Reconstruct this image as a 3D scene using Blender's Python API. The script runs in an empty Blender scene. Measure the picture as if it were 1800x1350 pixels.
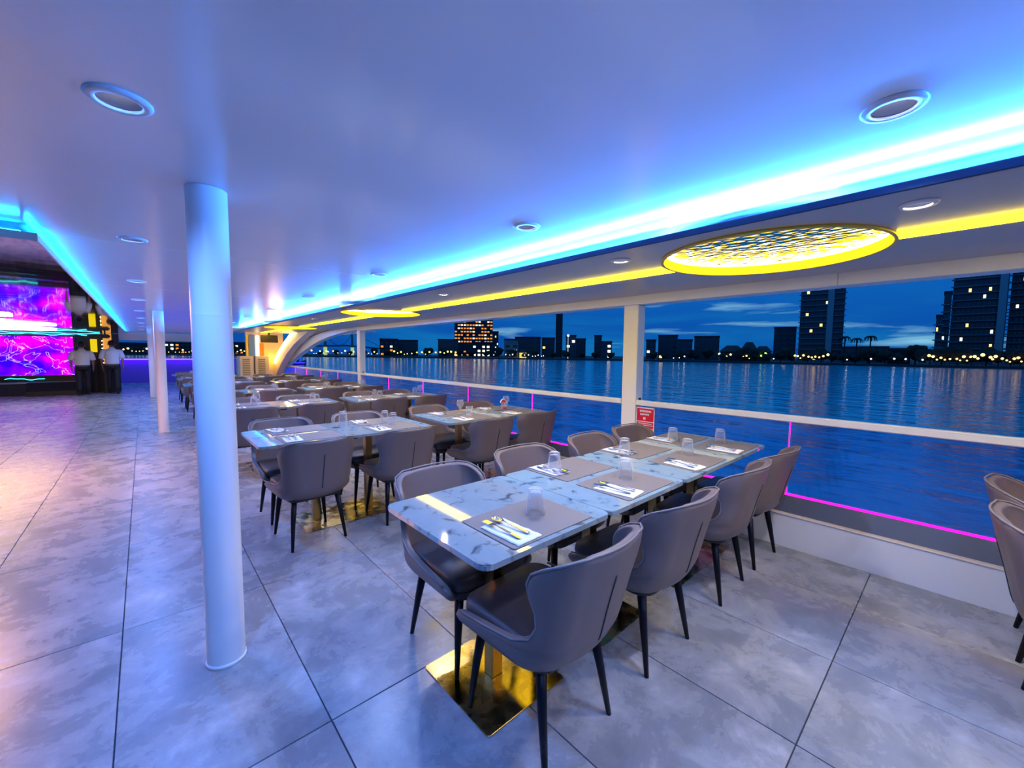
import bpy, bmesh, math, random
from mathutils import Vector, Matrix, noise
random.seed(7)
sc = bpy.context.scene
C = sc.collection
PI = math.pi

# ------------------------------------------------------------------ camera
F_PX, CX, CY, CAM_H = 716.0, 900.0, 675.0, 1.4
def _ray(p): return Vector(((p[0]-CX)/F_PX, (p[1]-CY)/F_PX, 1.0))
vy = _ray((252, 617)).normalized()
vx = _ray((1695, 630)); vx = (vx - vx.dot(vy)*vy).normalized()
vz = vx.cross(vy)
if vz.y > 0: vz = -vz
RM = Matrix((vx, vy, vz))                      # world = RM @ camera vector (x right, y down, z forward)
cam_data = bpy.data.cameras.new('camera'); cam = bpy.data.objects.new('camera', cam_data); C.objects.link(cam)
cam_data.sensor_width = 36.0; cam_data.lens = F_PX/1800*36.0; cam_data.clip_end = 3000; cam_data.clip_start = 0.02
right = RM @ Vector((1,0,0)); up = RM @ Vector((0,-1,0)); back = RM @ Vector((0,0,-1))
m4 = Matrix.Identity(4)
for i in range(3):
    m4[i][0] = right[i]; m4[i][1] = up[i]; m4[i][2] = back[i]
m4[0][3], m4[1][3], m4[2][3] = 0.0, 0.0, CAM_H
cam.matrix_world = m4
sc.camera = cam
def at(px, py, axis, val):                     # where the sight line through a photo point meets the plane axis = val
    d = RM @ _ray((px, py)); o = Vector((0,0,CAM_H)); t = (val - o[axis])/d[axis]
    return o + t*d

# ------------------------------------------------------------------ exposure and world
sc.view_settings.view_transform = 'Standard'; sc.view_settings.look = 'None'
sc.view_settings.gamma = 1.0; sc.view_settings.use_curve_mapping = False
sc.view_settings.exposure = 0.42
sc.cycles.max_bounces = 4; sc.cycles.diffuse_bounces = 3; sc.cycles.glossy_bounces = 2
sc.cycles.transmission_bounces = 4; sc.cycles.adaptive_threshold = 0.12; sc.cycles.transparent_max_bounces = 40
sc.cycles.use_denoising = True; sc.cycles.sample_clamp_indirect = 6.0
sc.cycles.caustics_reflective = False; sc.cycles.caustics_refractive = False

def make_world():
    w = bpy.data.worlds.new('dusk_sky'); sc.world = w; w.use_nodes = True
    nt = w.node_tree; N = nt.nodes; L = nt.links; N.clear()
    out = N.new('ShaderNodeOutputWorld'); bg = N.new('ShaderNodeBackground'); L.new(bg.outputs[0], out.inputs[0])
    tc = N.new('ShaderNodeTexCoord'); sep = N.new('ShaderNodeSeparateXYZ'); L.new(tc.outputs['Generated'], sep.inputs[0])
    # elevation gradient of the dusk sky
    r1 = N.new('ShaderNodeValToRGB'); L.new(sep.outputs['Z'], r1.inputs[0])
    e = r1.color_ramp.elements
    e[0].position = 0.0; e[0].color = (0.002, 0.050, 0.29, 1)
    e[1].position = 1.0; e[1].color = (0.016, 0.22, 0.60, 1)
    el = e.new(0.14); el.color = (0.003, 0.09, 0.37, 1); el = e.new(0.4); el.color = (0.008, 0.19, 0.55, 1)
    # broad cloud masses and thin bright streaks, stretched along the horizon
    mp = N.new('ShaderNodeMapping'); mp.inputs['Scale'].default_value = (2.2, 2.2, 11.0); L.new(tc.outputs['Generated'], mp.inputs[0])
    n1 = N.new('ShaderNodeTexNoise'); n1.inputs['Scale'].default_value = 1.2; n1.inputs['Detail'].default_value = 5; n1.inputs['Distortion'].default_value = 0.6
    L.new(mp.outputs[0], n1.inputs['Vector'])
    r2 = N.new('ShaderNodeValToRGB'); L.new(n1.outputs['Fac'], r2.inputs[0])
    r2.color_ramp.elements[0].position = 0.42; r2.color_ramp.elements[0].color = (0,0,0,1)
    r2.color_ramp.elements[1].position = 0.62; r2.color_ramp.elements[1].color = (1,1,1,1)
    m1 = N.new('ShaderNodeMixRGB'); L.new(r2.outputs[0], m1.inputs[0]); L.new(r1.outputs[0], m1.inputs[1]); m1.inputs[2].default_value = (0.004, 0.12, 0.36, 1)
    mp2 = N.new('ShaderNodeMapping'); mp2.inputs['Scale'].default_value = (1.9, 1.9, 20.0); mp2.inputs['Rotation'].default_value = (0.06, 0.10, 0.0); mp2.inputs['Location'].default_value = (3.1, 0.4, 1.7)
    L.new(tc.outputs['Generated'], mp2.inputs[0])
    n2 = N.new('ShaderNodeTexNoise'); n2.inputs['Scale'].default_value = 1.6; n2.inputs['Detail'].default_value = 6; n2.inputs['Distortion'].default_value = 0.3
    L.new(mp2.outputs[0], n2.inputs['Vector'])
    r3 = N.new('ShaderNodeValToRGB'); L.new(n2.outputs['Fac'], r3.inputs[0])
    r3.color_ramp.elements[0].position = 0.55; r3.color_ramp.elements[0].color = (0,0,0,1)
    r3.color_ramp.elements[1].position = 0.69; r3.color_ramp.elements[1].color = (1,1,1,1)
    m2 = N.new('ShaderNodeMixRGB'); L.new(r3.outputs[0], m2.inputs[0]); L.new(m1.outputs[0], m2.inputs[1]); m2.inputs[2].default_value = (0.18, 0.44, 0.60, 1)
    L.new(m2.outputs[0], bg.inputs[0]); bg.inputs[1].default_value = 0.95
make_world()

# ------------------------------------------------------------------ helpers
def new_obj(name, mesh, mat=None, parent=None):
    o = bpy.data.objects.new(name, mesh); C.objects.link(o)
    if mat is not None and mesh is not None and not mesh.materials: mesh.materials.append(mat)
    if parent is not None: o.parent = parent
    return o
def tag(o, label, cat=None, group=None, kind=None):
    if label: o['label'] = label
    if cat: o['category'] = cat
    if group: o['group'] = group
    if kind: o['kind'] = kind
    return o
def thing(name, label, cat, loc=(0,0,0), rz=0.0, group=None, kind=None):
    o = bpy.data.objects.new(name, None); C.objects.link(o); o.empty_display_size = 0.1
    o.location = loc; o.rotation_euler = (0,0,rz)
    return tag(o, label, cat, group, kind)
def bm_mesh(bm, name, smooth=False, recalc=True):
    if recalc: bmesh.ops.recalc_face_normals(bm, faces=bm.faces)
    me = bpy.data.meshes.new(name); bm.to_mesh(me); bm.free()
    if smooth:
        for p in me.polygons: p.use_smooth = True
    return me
def box(bm, x0, x1, y0, y1, z0, z1, bevel=0.0, seg=1):
    vs = [bm.verts.new(p) for p in ((x0,y0,z0),(x1,y0,z0),(x1,y1,z0),(x0,y1,z0),(x0,y0,z1),(x1,y0,z1),(x1,y1,z1),(x0,y1,z1))]
    fs = [bm.faces.new([vs[i] for i in f]) for f in ((3,2,1,0),(4,5,6,7),(0,1,5,4),(1,2,6,5),(2,3,7,6),(3,0,4,7))]
    if bevel > 0:
        es = set(e for f in fs for e in f.edges)
        bmesh.ops.bevel(bm, geom=list(es), offset=bevel, segments=seg, affect='EDGES', clamp_overlap=True)
def box_mesh(name, *a, **k):
    bm = bmesh.new(); box(bm, *a, **k); return bm_mesh(bm, name)
def outline_slab(bm, pts, z0, z1, bevel=0.0, seg=1):   # pts: ccw 2D outline
    lo = [bm.verts.new((x,y,z0)) for x,y in pts]; hi = [bm.verts.new((x,y,z1)) for x,y in pts]; n = len(pts)
    bot = bm.faces.new(lo[::-1]); top = bm.faces.new(hi)
    for i in range(n): bm.faces.new((lo[i], lo[(i+1)%n], hi[(i+1)%n], hi[i]))
    if bevel > 0:
        es = list(set(list(top.edges)+list(bot.edges)))
        bmesh.ops.bevel(bm, geom=es, offset=bevel, segments=seg, affect='EDGES')
def round_rect(w, d, r, n=5, cx=0, cy=0):
    pts = []
    for (sx, sy, a0) in ((1,1,0),(-1,1,PI/2),(-1,-1,PI),(1,-1,1.5*PI)):
        for i in range(n+1):
            a = a0 + i/n*PI/2
            pts.append((cx+sx*(w/2-r)+r*math.cos(a), cy+sy*(d/2-r)+r*math.sin(a)))
    return pts
def lathe(bm, prof, n=24, cx=0, cy=0, close=False):   # prof: (r, z)
    rings = []
    for r, z in prof:
        if r < 1e-6: rings.append([bm.verts.new((cx,cy,z))])
        else: rings.append([bm.verts.new((cx+r*math.cos(2*PI*i/n), cy+r*math.sin(2*PI*i/n), z)) for i in range(n)])
    pairs = list(zip(rings, rings[1:])) + ([(rings[-1], rings[0])] if close else [])
    for a, b in pairs:
        for i in range(n):
            j = (i+1)%n
            if len(a) == 1 and len(b) == 1: continue
            if len(a) == 1: bm.faces.new((a[0], b[j], b[i]))
            elif len(b) == 1: bm.faces.new((a[i], a[j], b[0]))
            else: bm.faces.new((a[i], a[j], b[j], b[i]))
def tube(bm, pts, rad, n=8, caps=True):
    pts = [Vector(p) for p in pts]; rings = []
    prev = None
    for k, p in enumerate(pts):
        t = (pts[min(k+1,len(pts)-1)] - pts[max(k-1,0)]).normalized()
        ref = prev if prev is not None else (Vector((0,0,1)) if abs(t.z) < 0.9 else Vector((1,0,0)))
        a = ref - ref.dot(t)*t
        if a.length < 1e-5: a = Vector((1,0,0)) - t.x*t
        a.normalize(); b = t.cross(a); prev = a
        r = rad[k] if isinstance(rad, (list, tuple)) else rad
        rings.append([bm.verts.new(p + r*(math.cos(2*PI*i/n)*a + math.sin(2*PI*i/n)*b)) for i in range(n)])
    for A, B in zip(rings, rings[1:]):
        for i in range(n): bm.faces.new((A[i], A[(i+1)%n], B[(i+1)%n], B[i]))
    if caps:
        bm.faces.new(rings[0][::-1]); bm.faces.new(rings[-1])
def ellipsoid(bm, c, r, sub=2):
    ret = bmesh.ops.create_icosphere(bm, subdivisions=sub, radius=1.0)
    for v in ret['verts']: v.co = Vector((c[0]+v.co.x*r[0], c[1]+v.co.y*r[1], c[2]+v.co.z*r[2]))
def baked(obj, name, smooth=True):              # the mesh of obj with its modifiers, as new mesh data; obj is removed
    dg = bpy.context.evaluated_depsgraph_get(); dg.update()
    me = bpy.data.meshes.new_from_object(obj.evaluated_get(dg)); me.name = name
    bpy.data.objects.remove(obj)
    if smooth:
        for p in me.polygons: p.use_smooth = True
    return me
def copy_tree(o, parent=None):
    c = o.copy(); C.objects.link(c); c.parent = parent
    for ch in list(o.children): copy_tree(ch, c)
    return c

# ------------------------------------------------------------------ materials
def principled(name, color, rough=0.5, metal=0.0, spec=0.5, coat=0.0, emis=None, emis_s=0.0):
    m = bpy.data.materials.new(name); m.use_nodes = True
    b = m.node_tree.nodes['Principled BSDF']
    b.inputs['Base Color'].default_value = (*color, 1); b.inputs['Roughness'].default_value = rough
    b.inputs['Metallic'].default_value = metal; b.inputs['Specular IOR Level'].default_value = spec
    b.inputs['Coat Weight'].default_value = coat
    if emis: b.inputs['Emission Color'].default_value = (*emis, 1); b.inputs['Emission Strength'].default_value = emis_s
    return m
def bsdf(m): return m.node_tree.nodes['Principled BSDF']
def add_tex(m, kind='noise', scale=5.0, detail=4.0, stops=None, bump=0.0, bump_dist=0.01, stretch=(1,1,1), distort=0.0, rand=False, coord='Object', rough_to=None, bump_only=False):
    nt = m.node_tree; N = nt.nodes; L = nt.links; b = bsdf(m)
    tc = N.new('ShaderNodeTexCoord'); mp = N.new('ShaderNodeMapping'); mp.inputs['Scale'].default_value = stretch
    if coord == 'World':
        g = N.new('ShaderNodeNewGeometry'); L.new(g.outputs['Position'], mp.inputs[0])
    else: L.new(tc.outputs[coord], mp.inputs[0])
    if rand:
        oi = N.new('ShaderNodeObjectInfo'); mul = N.new('ShaderNodeVectorMath'); mul.operation = 'SCALE'; mul.inputs[0].default_value = (17.3, 31.7, 11.1)
        L.new(oi.outputs['Random'], mul.inputs['Scale']); L.new(mul.outputs[0], mp.inputs['Location'])
    if kind == 'noise':
        t = N.new('ShaderNodeTexNoise'); t.inputs['Detail'].default_value = detail; t.inputs['Distortion'].default_value = distort; fac = t.outputs['Fac']
    elif kind == 'voronoi':
        t = N.new('ShaderNodeTexVoronoi'); fac = t.outputs['Distance']
    elif kind == 'wave':
        t = N.new('ShaderNodeTexWave'); t.inputs['Distortion'].default_value = distort; t.inputs['Detail'].default_value = detail; fac = t.outputs['Fac']
    t.inputs['Scale'].default_value = scale; L.new(mp.outputs[0], t.inputs['Vector'])
    if stops and not bump_only:
        r = N.new('ShaderNodeValToRGB'); L.new(fac, r.inputs[0])
        el = r.color_ramp.elements
        el[0].position, el[0].color = stops[0][0], (*stops[0][1], 1)
        el[1].position, el[1].color = stops[-1][0], (*stops[-1][1], 1)
        for p, c in stops[1:-1]:
            e = el.new(p); e.color = (*c, 1)
        L.new(r.outputs[0], b.inputs['Base Color'])
    if rough_to:
        mr = N.new('ShaderNodeMapRange'); L.new(fac, mr.inputs[0]); mr.inputs['From Min'].default_value = 0.3; mr.inputs['From Max'].default_value = 0.7
        mr.inputs['To Min'].default_value, mr.inputs['To Max'].default_value = rough_to; L.new(mr.outputs[0], b.inputs['Roughness'])
    if bump > 0:
        bp = N.new('ShaderNodeBump'); bp.inputs['Strength'].default_value = bump; bp.inputs['Distance'].default_value = bump_dist
        if b.inputs['Normal'].is_linked: L.new(b.inputs['Normal'].links[0].from_socket, bp.inputs['Normal'])
        L.new(fac, bp.inputs['Height']); L.new(bp.outputs[0], b.inputs['Normal'])
    return m
def emission(name, color, strength, sampled=True):
    m = bpy.data.materials.new(name); m.use_nodes = True
    if not sampled: m.cycles.emission_sampling = 'NONE'
    m.use_nodes = True; nt = m.node_tree; nt.nodes.clear()
    o = nt.nodes.new('ShaderNodeOutputMaterial'); e = nt.nodes.new('ShaderNodeEmission')
    e.inputs[0].default_value = (*color, 1); e.inputs[1].default_value = strength; nt.links.new(e.outputs[0], o.inputs[0])
    return m
def thin_glass(name, tint, refl=1.0):
    m = bpy.data.materials.new(name); m.use_nodes = True; nt = m.node_tree; nt.nodes.clear(); N = nt.nodes; L = nt.links
    o = N.new('ShaderNodeOutputMaterial'); mix = N.new('ShaderNodeMixShader'); tr = N.new('ShaderNodeBsdfTransparent'); gl = N.new('ShaderNodeBsdfGlossy')
    lw = N.new('ShaderNodeLayerWeight'); lw.inputs[0].default_value = 0.5; pw = N.new('ShaderNodeMath'); pw.operation = 'POWER'; pw.inputs[1].default_value = 5.0
    fr = N.new('ShaderNodeMath'); fr.operation = 'MULTIPLY_ADD'; fr.inputs[1].default_value = 0.45; fr.inputs[2].default_value = 0.02
    L.new(lw.outputs['Facing'], pw.inputs[0]); L.new(pw.outputs[0], fr.inputs[0])
    tr.inputs[0].default_value = (*tint, 1); gl.inputs['Roughness'].default_value = 0.02; gl.inputs[0].default_value = (refl, refl, refl, 1)
    L.new(fr.outputs[0], mix.inputs[0]); L.new(tr.outputs[0], mix.inputs[1]); L.new(gl.outputs[0], mix.inputs[2]); L.new(mix.outputs[0], o.inputs[0])
    return m

M = {}
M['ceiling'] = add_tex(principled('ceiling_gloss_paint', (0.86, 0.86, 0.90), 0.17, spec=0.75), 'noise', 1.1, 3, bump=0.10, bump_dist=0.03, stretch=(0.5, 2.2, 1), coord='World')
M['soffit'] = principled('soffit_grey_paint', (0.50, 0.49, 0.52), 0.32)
M['white'] = add_tex(principled('white_painted_steel', (0.90, 0.89, 0.90), 0.35), 'noise', 40, 2, bump=0.05, bump_dist=0.002, coord='World')
M['white_plain'] = principled('white_satin_paint', (0.82, 0.82, 0.85), 0.4)
M['tile'] = add_tex(principled('stone_tile', (0.45, 0.46, 0.48), 0.3), 'noise', 4.2, 12, distort=0.35, rand=True,
    stops=[(0.30, (0.20, 0.21, 0.23)), (0.45, (0.26, 0.27, 0.29)), (0.54, (0.31, 0.32, 0.34)), (0.60, (0.37, 0.38, 0.40)), (0.72, (0.54, 0.55, 0.57))], bump=0.12, bump_dist=0.004, rough_to=(0.20, 0.36))
for n_ in M['tile'].node_tree.nodes:
    if n_.type == 'TEX_NOISE': n_.inputs['Roughness'].default_value = 0.68
M['grout'] = principled('dark_grout', (0.05, 0.06, 0.08), 0.8)
M['marble'] = add_tex(principled('polished_marble', (0.5, 0.53, 0.56), 0.04, spec=0.5), 'noise', 13.0, 6, distort=0.7, rand=True,
    stops=[(0.30, (0.07, 0.10, 0.11)), (0.375, (0.19, 0.24, 0.25)), (0.43, (0.29, 0.36, 0.36)), (0.75, (0.32, 0.40, 0.40))])
bsdf(M['marble']).inputs['IOR'].default_value = 2.6
M['brass'] = add_tex(principled('tarnished_brass', (0.70, 0.46, 0.14), 0.16, metal=1.0), 'noise', 14, 6, rand=True,
    stops=[(0.35, (0.20, 0.16, 0.08)), (0.6, (0.48, 0.37, 0.17))], rough_to=(0.14, 0.36))
M['brass_pole'] = principled('brushed_brass', (0.50, 0.34, 0.13), 0.28, metal=1.0)
M['black'] = principled('black_metal', (0.012, 0.012, 0.016), 0.45)
M['leg'] = principled('black_lacquer_leg', (0.004, 0.004, 0.009), 0.38, spec=0.22)
M['leather'] = add_tex(principled('taupe_leather', (0.180, 0.130, 0.115), 0.42), 'noise', 260, 2, bump=0.22, bump_dist=0.0012)
M['seat'] = add_tex(principled('dark_seat_leather', (0.06, 0.048, 0.05), 0.42), 'noise', 240, 2, bump=0.2, bump_dist=0.0012)
M['piping'] = principled('leather_piping', (0.22, 0.19, 0.18), 0.45)
M['seam'] = principled('black_zip', (0.02, 0.02, 0.025), 0.5)
M['mat'] = add_tex(principled('woven_placemat', (0.20, 0.165, 0.14), 0.55), 'noise', 300, 2, bump=0.3, bump_dist=0.001)
M['napkin'] = add_tex(principled('paper_napkin', (0.86, 0.86, 0.88), 0.8), 'noise', 60, 3, bump=0.25, bump_dist=0.003)
M['steel'] = principled('polished_cutlery', (0.75, 0.75, 0.78), 0.12, metal=1.0)
def glass_mat(name, color=(1,1,1)):
    m = principled(name, color, 0.0); b = bsdf(m); b.inputs['Transmission Weight'].default_value = 1.0; b.inputs['IOR'].default_value = 1.42; return m
def tumbler_glass(name):  # white diffuse towards the edges stands in for highlights on the glass
    m = bpy.data.materials.new(name); m.use_nodes = True; nt = m.node_tree; nt.nodes.clear(); N = nt.nodes; L = nt.links
    o = N.new('ShaderNodeOutputMaterial'); m1 = N.new('ShaderNodeMixShader'); m2 = N.new('ShaderNodeMixShader'); tr = N.new('ShaderNodeBsdfTransparent'); gl = N.new('ShaderNodeBsdfGlossy'); df = N.new('ShaderNodeBsdfDiffuse')
    tr.inputs[0].default_value = (0.97, 0.98, 1, 1); gl.inputs['Roughness'].default_value = 0.03; df.inputs[0].default_value = (0.95, 0.97, 1, 1)
    lw = N.new('ShaderNodeLayerWeight'); lw.inputs[0].default_value = 0.35; pw = N.new('ShaderNodeMath'); pw.operation = 'POWER'; pw.inputs[1].default_value = 2.2
    mu = N.new('ShaderNodeMath'); mu.operation = 'MULTIPLY_ADD'; mu.inputs[1].default_value = 1.0; mu.inputs[2].default_value = 0.07
    L.new(lw.outputs['Facing'], pw.inputs[0]); L.new(pw.outputs[0], mu.inputs[0])
    m1.inputs[0].default_value = 0.40; L.new(df.outputs[0], m1.inputs[1]); L.new(gl.outputs[0], m1.inputs[2])
    L.new(mu.outputs[0], m2.inputs[0]); L.new(tr.outputs[0], m2.inputs[1]); L.new(m1.outputs[0], m2.inputs[2]); L.new(m2.outputs[0], o.inputs[0])
    return m
M['glass'] = tumbler_glass('clear_tumbler_glass')
M['drink'] = glass_mat('red_drink', (0.9, 0.02, 0.02))
M['rail_glass'] = thin_glass('railing_glass', (0.88, 0.84, 1.0))  # violet tint puts the pink LEDs' purple cast into the panes
M['plate_fill'] = emission('warm_white_plate_fill', (1.0, 0.84, 0.42), 11.0)
M['yellow_trim'] = principled('yellow_trim', (0.8, 0.55, 0.08), 0.4)
M['cyan_led'] = emission('cyan_cove_led', (0.022, 0.22, 1.0), 640)
M['cyan_led_b'] = emission('cyan_cove_led_soft', (0.003, 0.26, 1.0), 62)
M['yellow_led'] = emission('yellow_led', (1.0, 0.70, 0.006), 13.0)
M['yellow_ring'] = emission('yellow_ring_led', (1.0, 0.62, 0.010), 2.2)
M['pink_led'] = emission('pink_led', (1.0, 0.008, 0.50), 1.9)
M['warm_led'] = emission('warm_led', (1.0, 0.52, 0.06), 16.0)
M['hammered'] = add_tex(principled('hammered_gold', (0.72, 0.64, 0.48), 0.07, metal=1.0), 'voronoi', 15, bump=0.24, bump_dist=0.022, stretch=(1.6, 1, 1))
M['mirror_ceiling'] = add_tex(principled('black_mirror_ceiling', (0.02, 0.015, 0.03), 0.04, spec=1.0, coat=1.0), 'noise', 0.8, 2, bump=0.12, bump_dist=0.05, stretch=(0.3, 2.5, 1), coord='World')
M['downlight'] = principled('downlight_trim', (0.72, 0.72, 0.76), 0.3)
M['bulb'] = emission('downlight_bulb', (0.80, 0.82, 1.0), 1.0, False)
M['grey_plate'] = principled('grey_kerb_plate', (0.10, 0.12, 0.17), 0.35)
# ------------------------------------------------------------------ dimensions of the deck
CEIL, SOF, RAILX = 2.08, 1.975, 3.55
Y0, Y1 = -5.0, 20.0

# ------------------------------------------------------------------ floor
def build_floor():
    root = thing('floor', 'grey stone tiled deck with thin dark joints', None, kind='structure')
    new_obj('subfloor', box_mesh('subfloor', -9, 3.47, -6.2, 26.0, -0.10, -0.008), M['grout'], root)
    PX, PY, GX, GY = 0.61, 1.21, -0.135, 0.325
    G = 0.0022
    tm = {}
    for i in range(-6, 7):
        for j in range(-3, 14):
            x0, x1 = GX+i*PX, GX+(i+1)*PX; y0, y1 = GY+j*PY, GY+(j+1)*PY
            x1c = min(x1, 3.459)
            if x1c - x0 < 0.05: continue
            if math.atan2(x1c, max(y1, 0.01)) < math.radians(-16) and y1 > 0: continue
            if y1 < 0 and x1c < 0.6: continue
            w = x1c - x0
            key = round(w, 3)
            if key not in tm:
                tm[key] = box_mesh('tile', G, w-G, G, PY-G, -0.008, 0.0, bevel=0.0012)
                tm[key].materials.append(M['tile'])
            o = new_obj('tile', tm[key], None, root); o.location = (x0, y0, 0)
    # the far deck, too far off for single tiles
    o = new_obj('far_tiles', box_mesh('far_tiles', -9, 3.459, GY+14*PY+G, 26.0, -0.008, 0.0), M['tile'], root)
    o['kind'] = 'stuff'
    o = new_obj('side_tiles', box_mesh('side_tiles', -9, GX-6*PX-G, -6.2, GY+14*PY-G, -0.008, 0.0), M['tile'], root); o['kind'] = 'stuff'
    o = new_obj('rear_tiles', box_mesh('rear_tiles', GX-6*PX+G, 3.459, -6.2, GY-3*PY-G, -0.008, 0.0), M['tile'], root); o['kind'] = 'stuff'
build_floor()

# ------------------------------------------------------------------ ceiling with real holes for the recessed downlights
MAIN_DL = [(-0.02, y) for y in (-0.35, 1.58, 3.44, 5.46, 7.4, 9.4, 11.4, 13.4, 15.4, 17.4)] + [(1.54, y) for y in (-1.7, 0.17, 1.60, 3.43, 5.46, 7.4, 9.4, 11.4, 13.4)]
SOF_DL = [(2.17, y) for y in (-1.2, 0.15, 1.43, 3.4, 5.4, 7.4)]
def cut_holes(ob, centers, r, z0, z1, seg=24):
    bm = bmesh.new()
    for (x, y) in centers:
        res = bmesh.ops.create_cone(bm, cap_ends=True, segments=seg, radius1=r, radius2=r, depth=z1-z0, matrix=Matrix.Translation((x, y, (z0+z1)/2)))
    cut = bpy.data.objects.new('cutter', bm_mesh(bm, 'cutter')); C.objects.link(cut)
    md = ob.modifiers.new('holes', 'BOOLEAN'); md.object = cut; md.operation = 'DIFFERENCE'; md.solver = 'EXACT'
    dg = bpy.context.evaluated_depsgraph_get(); dg.update()
    me = bpy.data.meshes.new_from_object(ob.evaluated_get(dg))
    ob.modifiers.clear(); ob.data = me; bpy.data.objects.remove(cut)
def build_ceiling():
    root = thing('ceiling', 'pale glossy ceiling panels washed with blue light', None, kind='structure')
    ys = [-6.2, 3.605, 6.0, 8.4, 10.8, 13.2, 15.6, 20.0]
    for a, b in zip(ys, ys[1:]):
        o = new_obj('ceiling_panel', box_mesh('ceiling_panel', -9.0, 2.30, a+0.0025, b-0.0025, CEIL, CEIL+0.09, bevel=0.0015), M['ceiling'], root)
        c = [(x, y) for x, y in MAIN_DL if a < y < b]
        if c: cut_holes(o, c, 0.052, CEIL-0.1, CEIL+0.2)
    new_obj('upper_deck', box_mesh('upper_deck', -9.0, 3.75, -6.2, 20.0, CEIL+0.092, CEIL+0.14), M['white_plain'], root)
build_ceiling()

DISCS = [(2.63, 0.79, 0.545), (2.55, 5.62, 0.545), (2.55, 10.45, 0.545), (2.55, -4.1, 0.545)]
def build_soffit():
    root = thing('soffit', 'grey dropped soffit along the open side of the deck', None, kind='structure')
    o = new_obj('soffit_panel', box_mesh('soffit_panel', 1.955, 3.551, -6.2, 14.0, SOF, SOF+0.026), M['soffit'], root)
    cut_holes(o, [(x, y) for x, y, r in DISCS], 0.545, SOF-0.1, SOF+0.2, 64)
    cut_holes(o, SOF_DL, 0.042, SOF-0.1, SOF+0.2)
    new_obj('dark_lip', box_mesh('dark_lip', 1.942, 1.954, -6.2, 14.0, SOF-0.008, SOF+0.022, bevel=0.002), principled('navy_lip', (0.012, 0.02, 0.06), 0.35), root)
    new_obj('trough_back', box_mesh('trough_back', 2.25, 2.26, -6.2, 14.0, SOF+0.027, CEIL-0.002), M['white_plain'], root)
    b = thing('trim_1', 'white steel edge beam over the open side', None, kind='structure')
    for (y0, y1) in ((-6.2, 0.612), (0.614, 9.11)):
        new_obj('beam_section', box_mesh('beam_section', 3.552, 3.72, y0, y1, 1.890, CEIL+0.09, bevel=0.004), M['white'], b)
build_soffit()

# cove light in the trough, yellow light line and hammered discs
def strip_mesh(name, a, b, wvec, n):
    bm = bmesh.new(); a = Vector(a); b = Vector(b); w = Vector(wvec)
    for i in range(n):
        p = a.lerp(b, i/n); q = a.lerp(b, (i+1)/n)
        bm.faces.new([bm.verts.new(v) for v in (p, q, q+w, p+w)])
    return bm_mesh(bm, name, recalc=False)
def build_lights():
    t = thing('cove_light', 'cyan light strip hidden in the soffit trough', 'light strip')
    new_obj('led_tape', strip_mesh('led_tape', (2.050, -6.0, 2.006), (2.050, 13.9, 2.006), (0.012, 0, 0.014), 40), M['cyan_led'], t)
    new_obj('led_channel', box_mesh('led_channel', 2.046, 2.070, -6.0, 13.9, 2.0015, 2.0050), M['white_plain'], t)
    ys = [-4.1-0.6]
    segs = [(-3.55, 0.245), (1.335, 5.075), (6.165, 9.905), (10.995, 13.9)]
    names = ['running toward the camera end of the soffit', 'between the first and second hammered discs', 'between the second and third hammered discs', 'beyond the third hammered disc']
    for (a, b), nm in zip(segs, names):
        o = new_obj('yellow_light_strip', box_mesh('yellow_light_strip', 2.585, 2.695, a, b, SOF-0.012, SOF-0.001, bevel=0.003), M['yellow_led'])
        tag(o, 'glowing yellow ceiling light line ' + nm, 'light strip', 'yellow light lines on the soffit')
    labs = ['gold hammered ceiling disc with yellow rim above the first table row', 'gold hammered ceiling disc with yellow rim between second and third rows', 'gold hammered ceiling disc with yellow rim near the far arch', 'gold hammered ceiling disc behind the camera']
    for (x, y, r), lb in list(zip(DISCS, labs))[:3]:
        t = thing('ceiling_disc_lamp', lb, 'ceiling light', (x, y, SOF), 0, 'hammered ceiling discs')
        bm = bmesh.new(); lathe(bm, [(0, 0.058), (r-0.012, 0.058), (r-0.012, 0.064), (0, 0.064)], 64)
        new_obj('hammered_plate', bm_mesh(bm, 'hammered_plate'), M['hammered'], t)
        bm = bmesh.new(); lathe(bm, [(r-0.010, 0.044), (r-0.010, 0.056), (r-0.016, 0.056), (r-0.016, 0.044)], 64, close=True)  # glowing ring added so the plate reflects whitish glints
        new_obj('plate_fill_ring', bm_mesh(bm, 'plate_fill_ring', True), M['plate_fill'], t)
        bm = bmesh.new(); lathe(bm, [(r-0.002, -0.012), (r-0.002, 0.056), (r-0.010, 0.056), (r-0.010, -0.012)], 64, close=True)
        new_obj('glowing_rim', bm_mesh(bm, 'glowing_rim', True), M['yellow_ring'], t)
        bm = bmesh.new(); lathe(bm, [(r-0.009, -0.014), (r+0.006, -0.014), (r+0.006, -0.001), (r-0.009, -0.001)], 64, close=True)
        new_obj('gold_trim', bm_mesh(bm, 'gold_trim', True), M['yellow_trim'], t)
build_lights()

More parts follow.
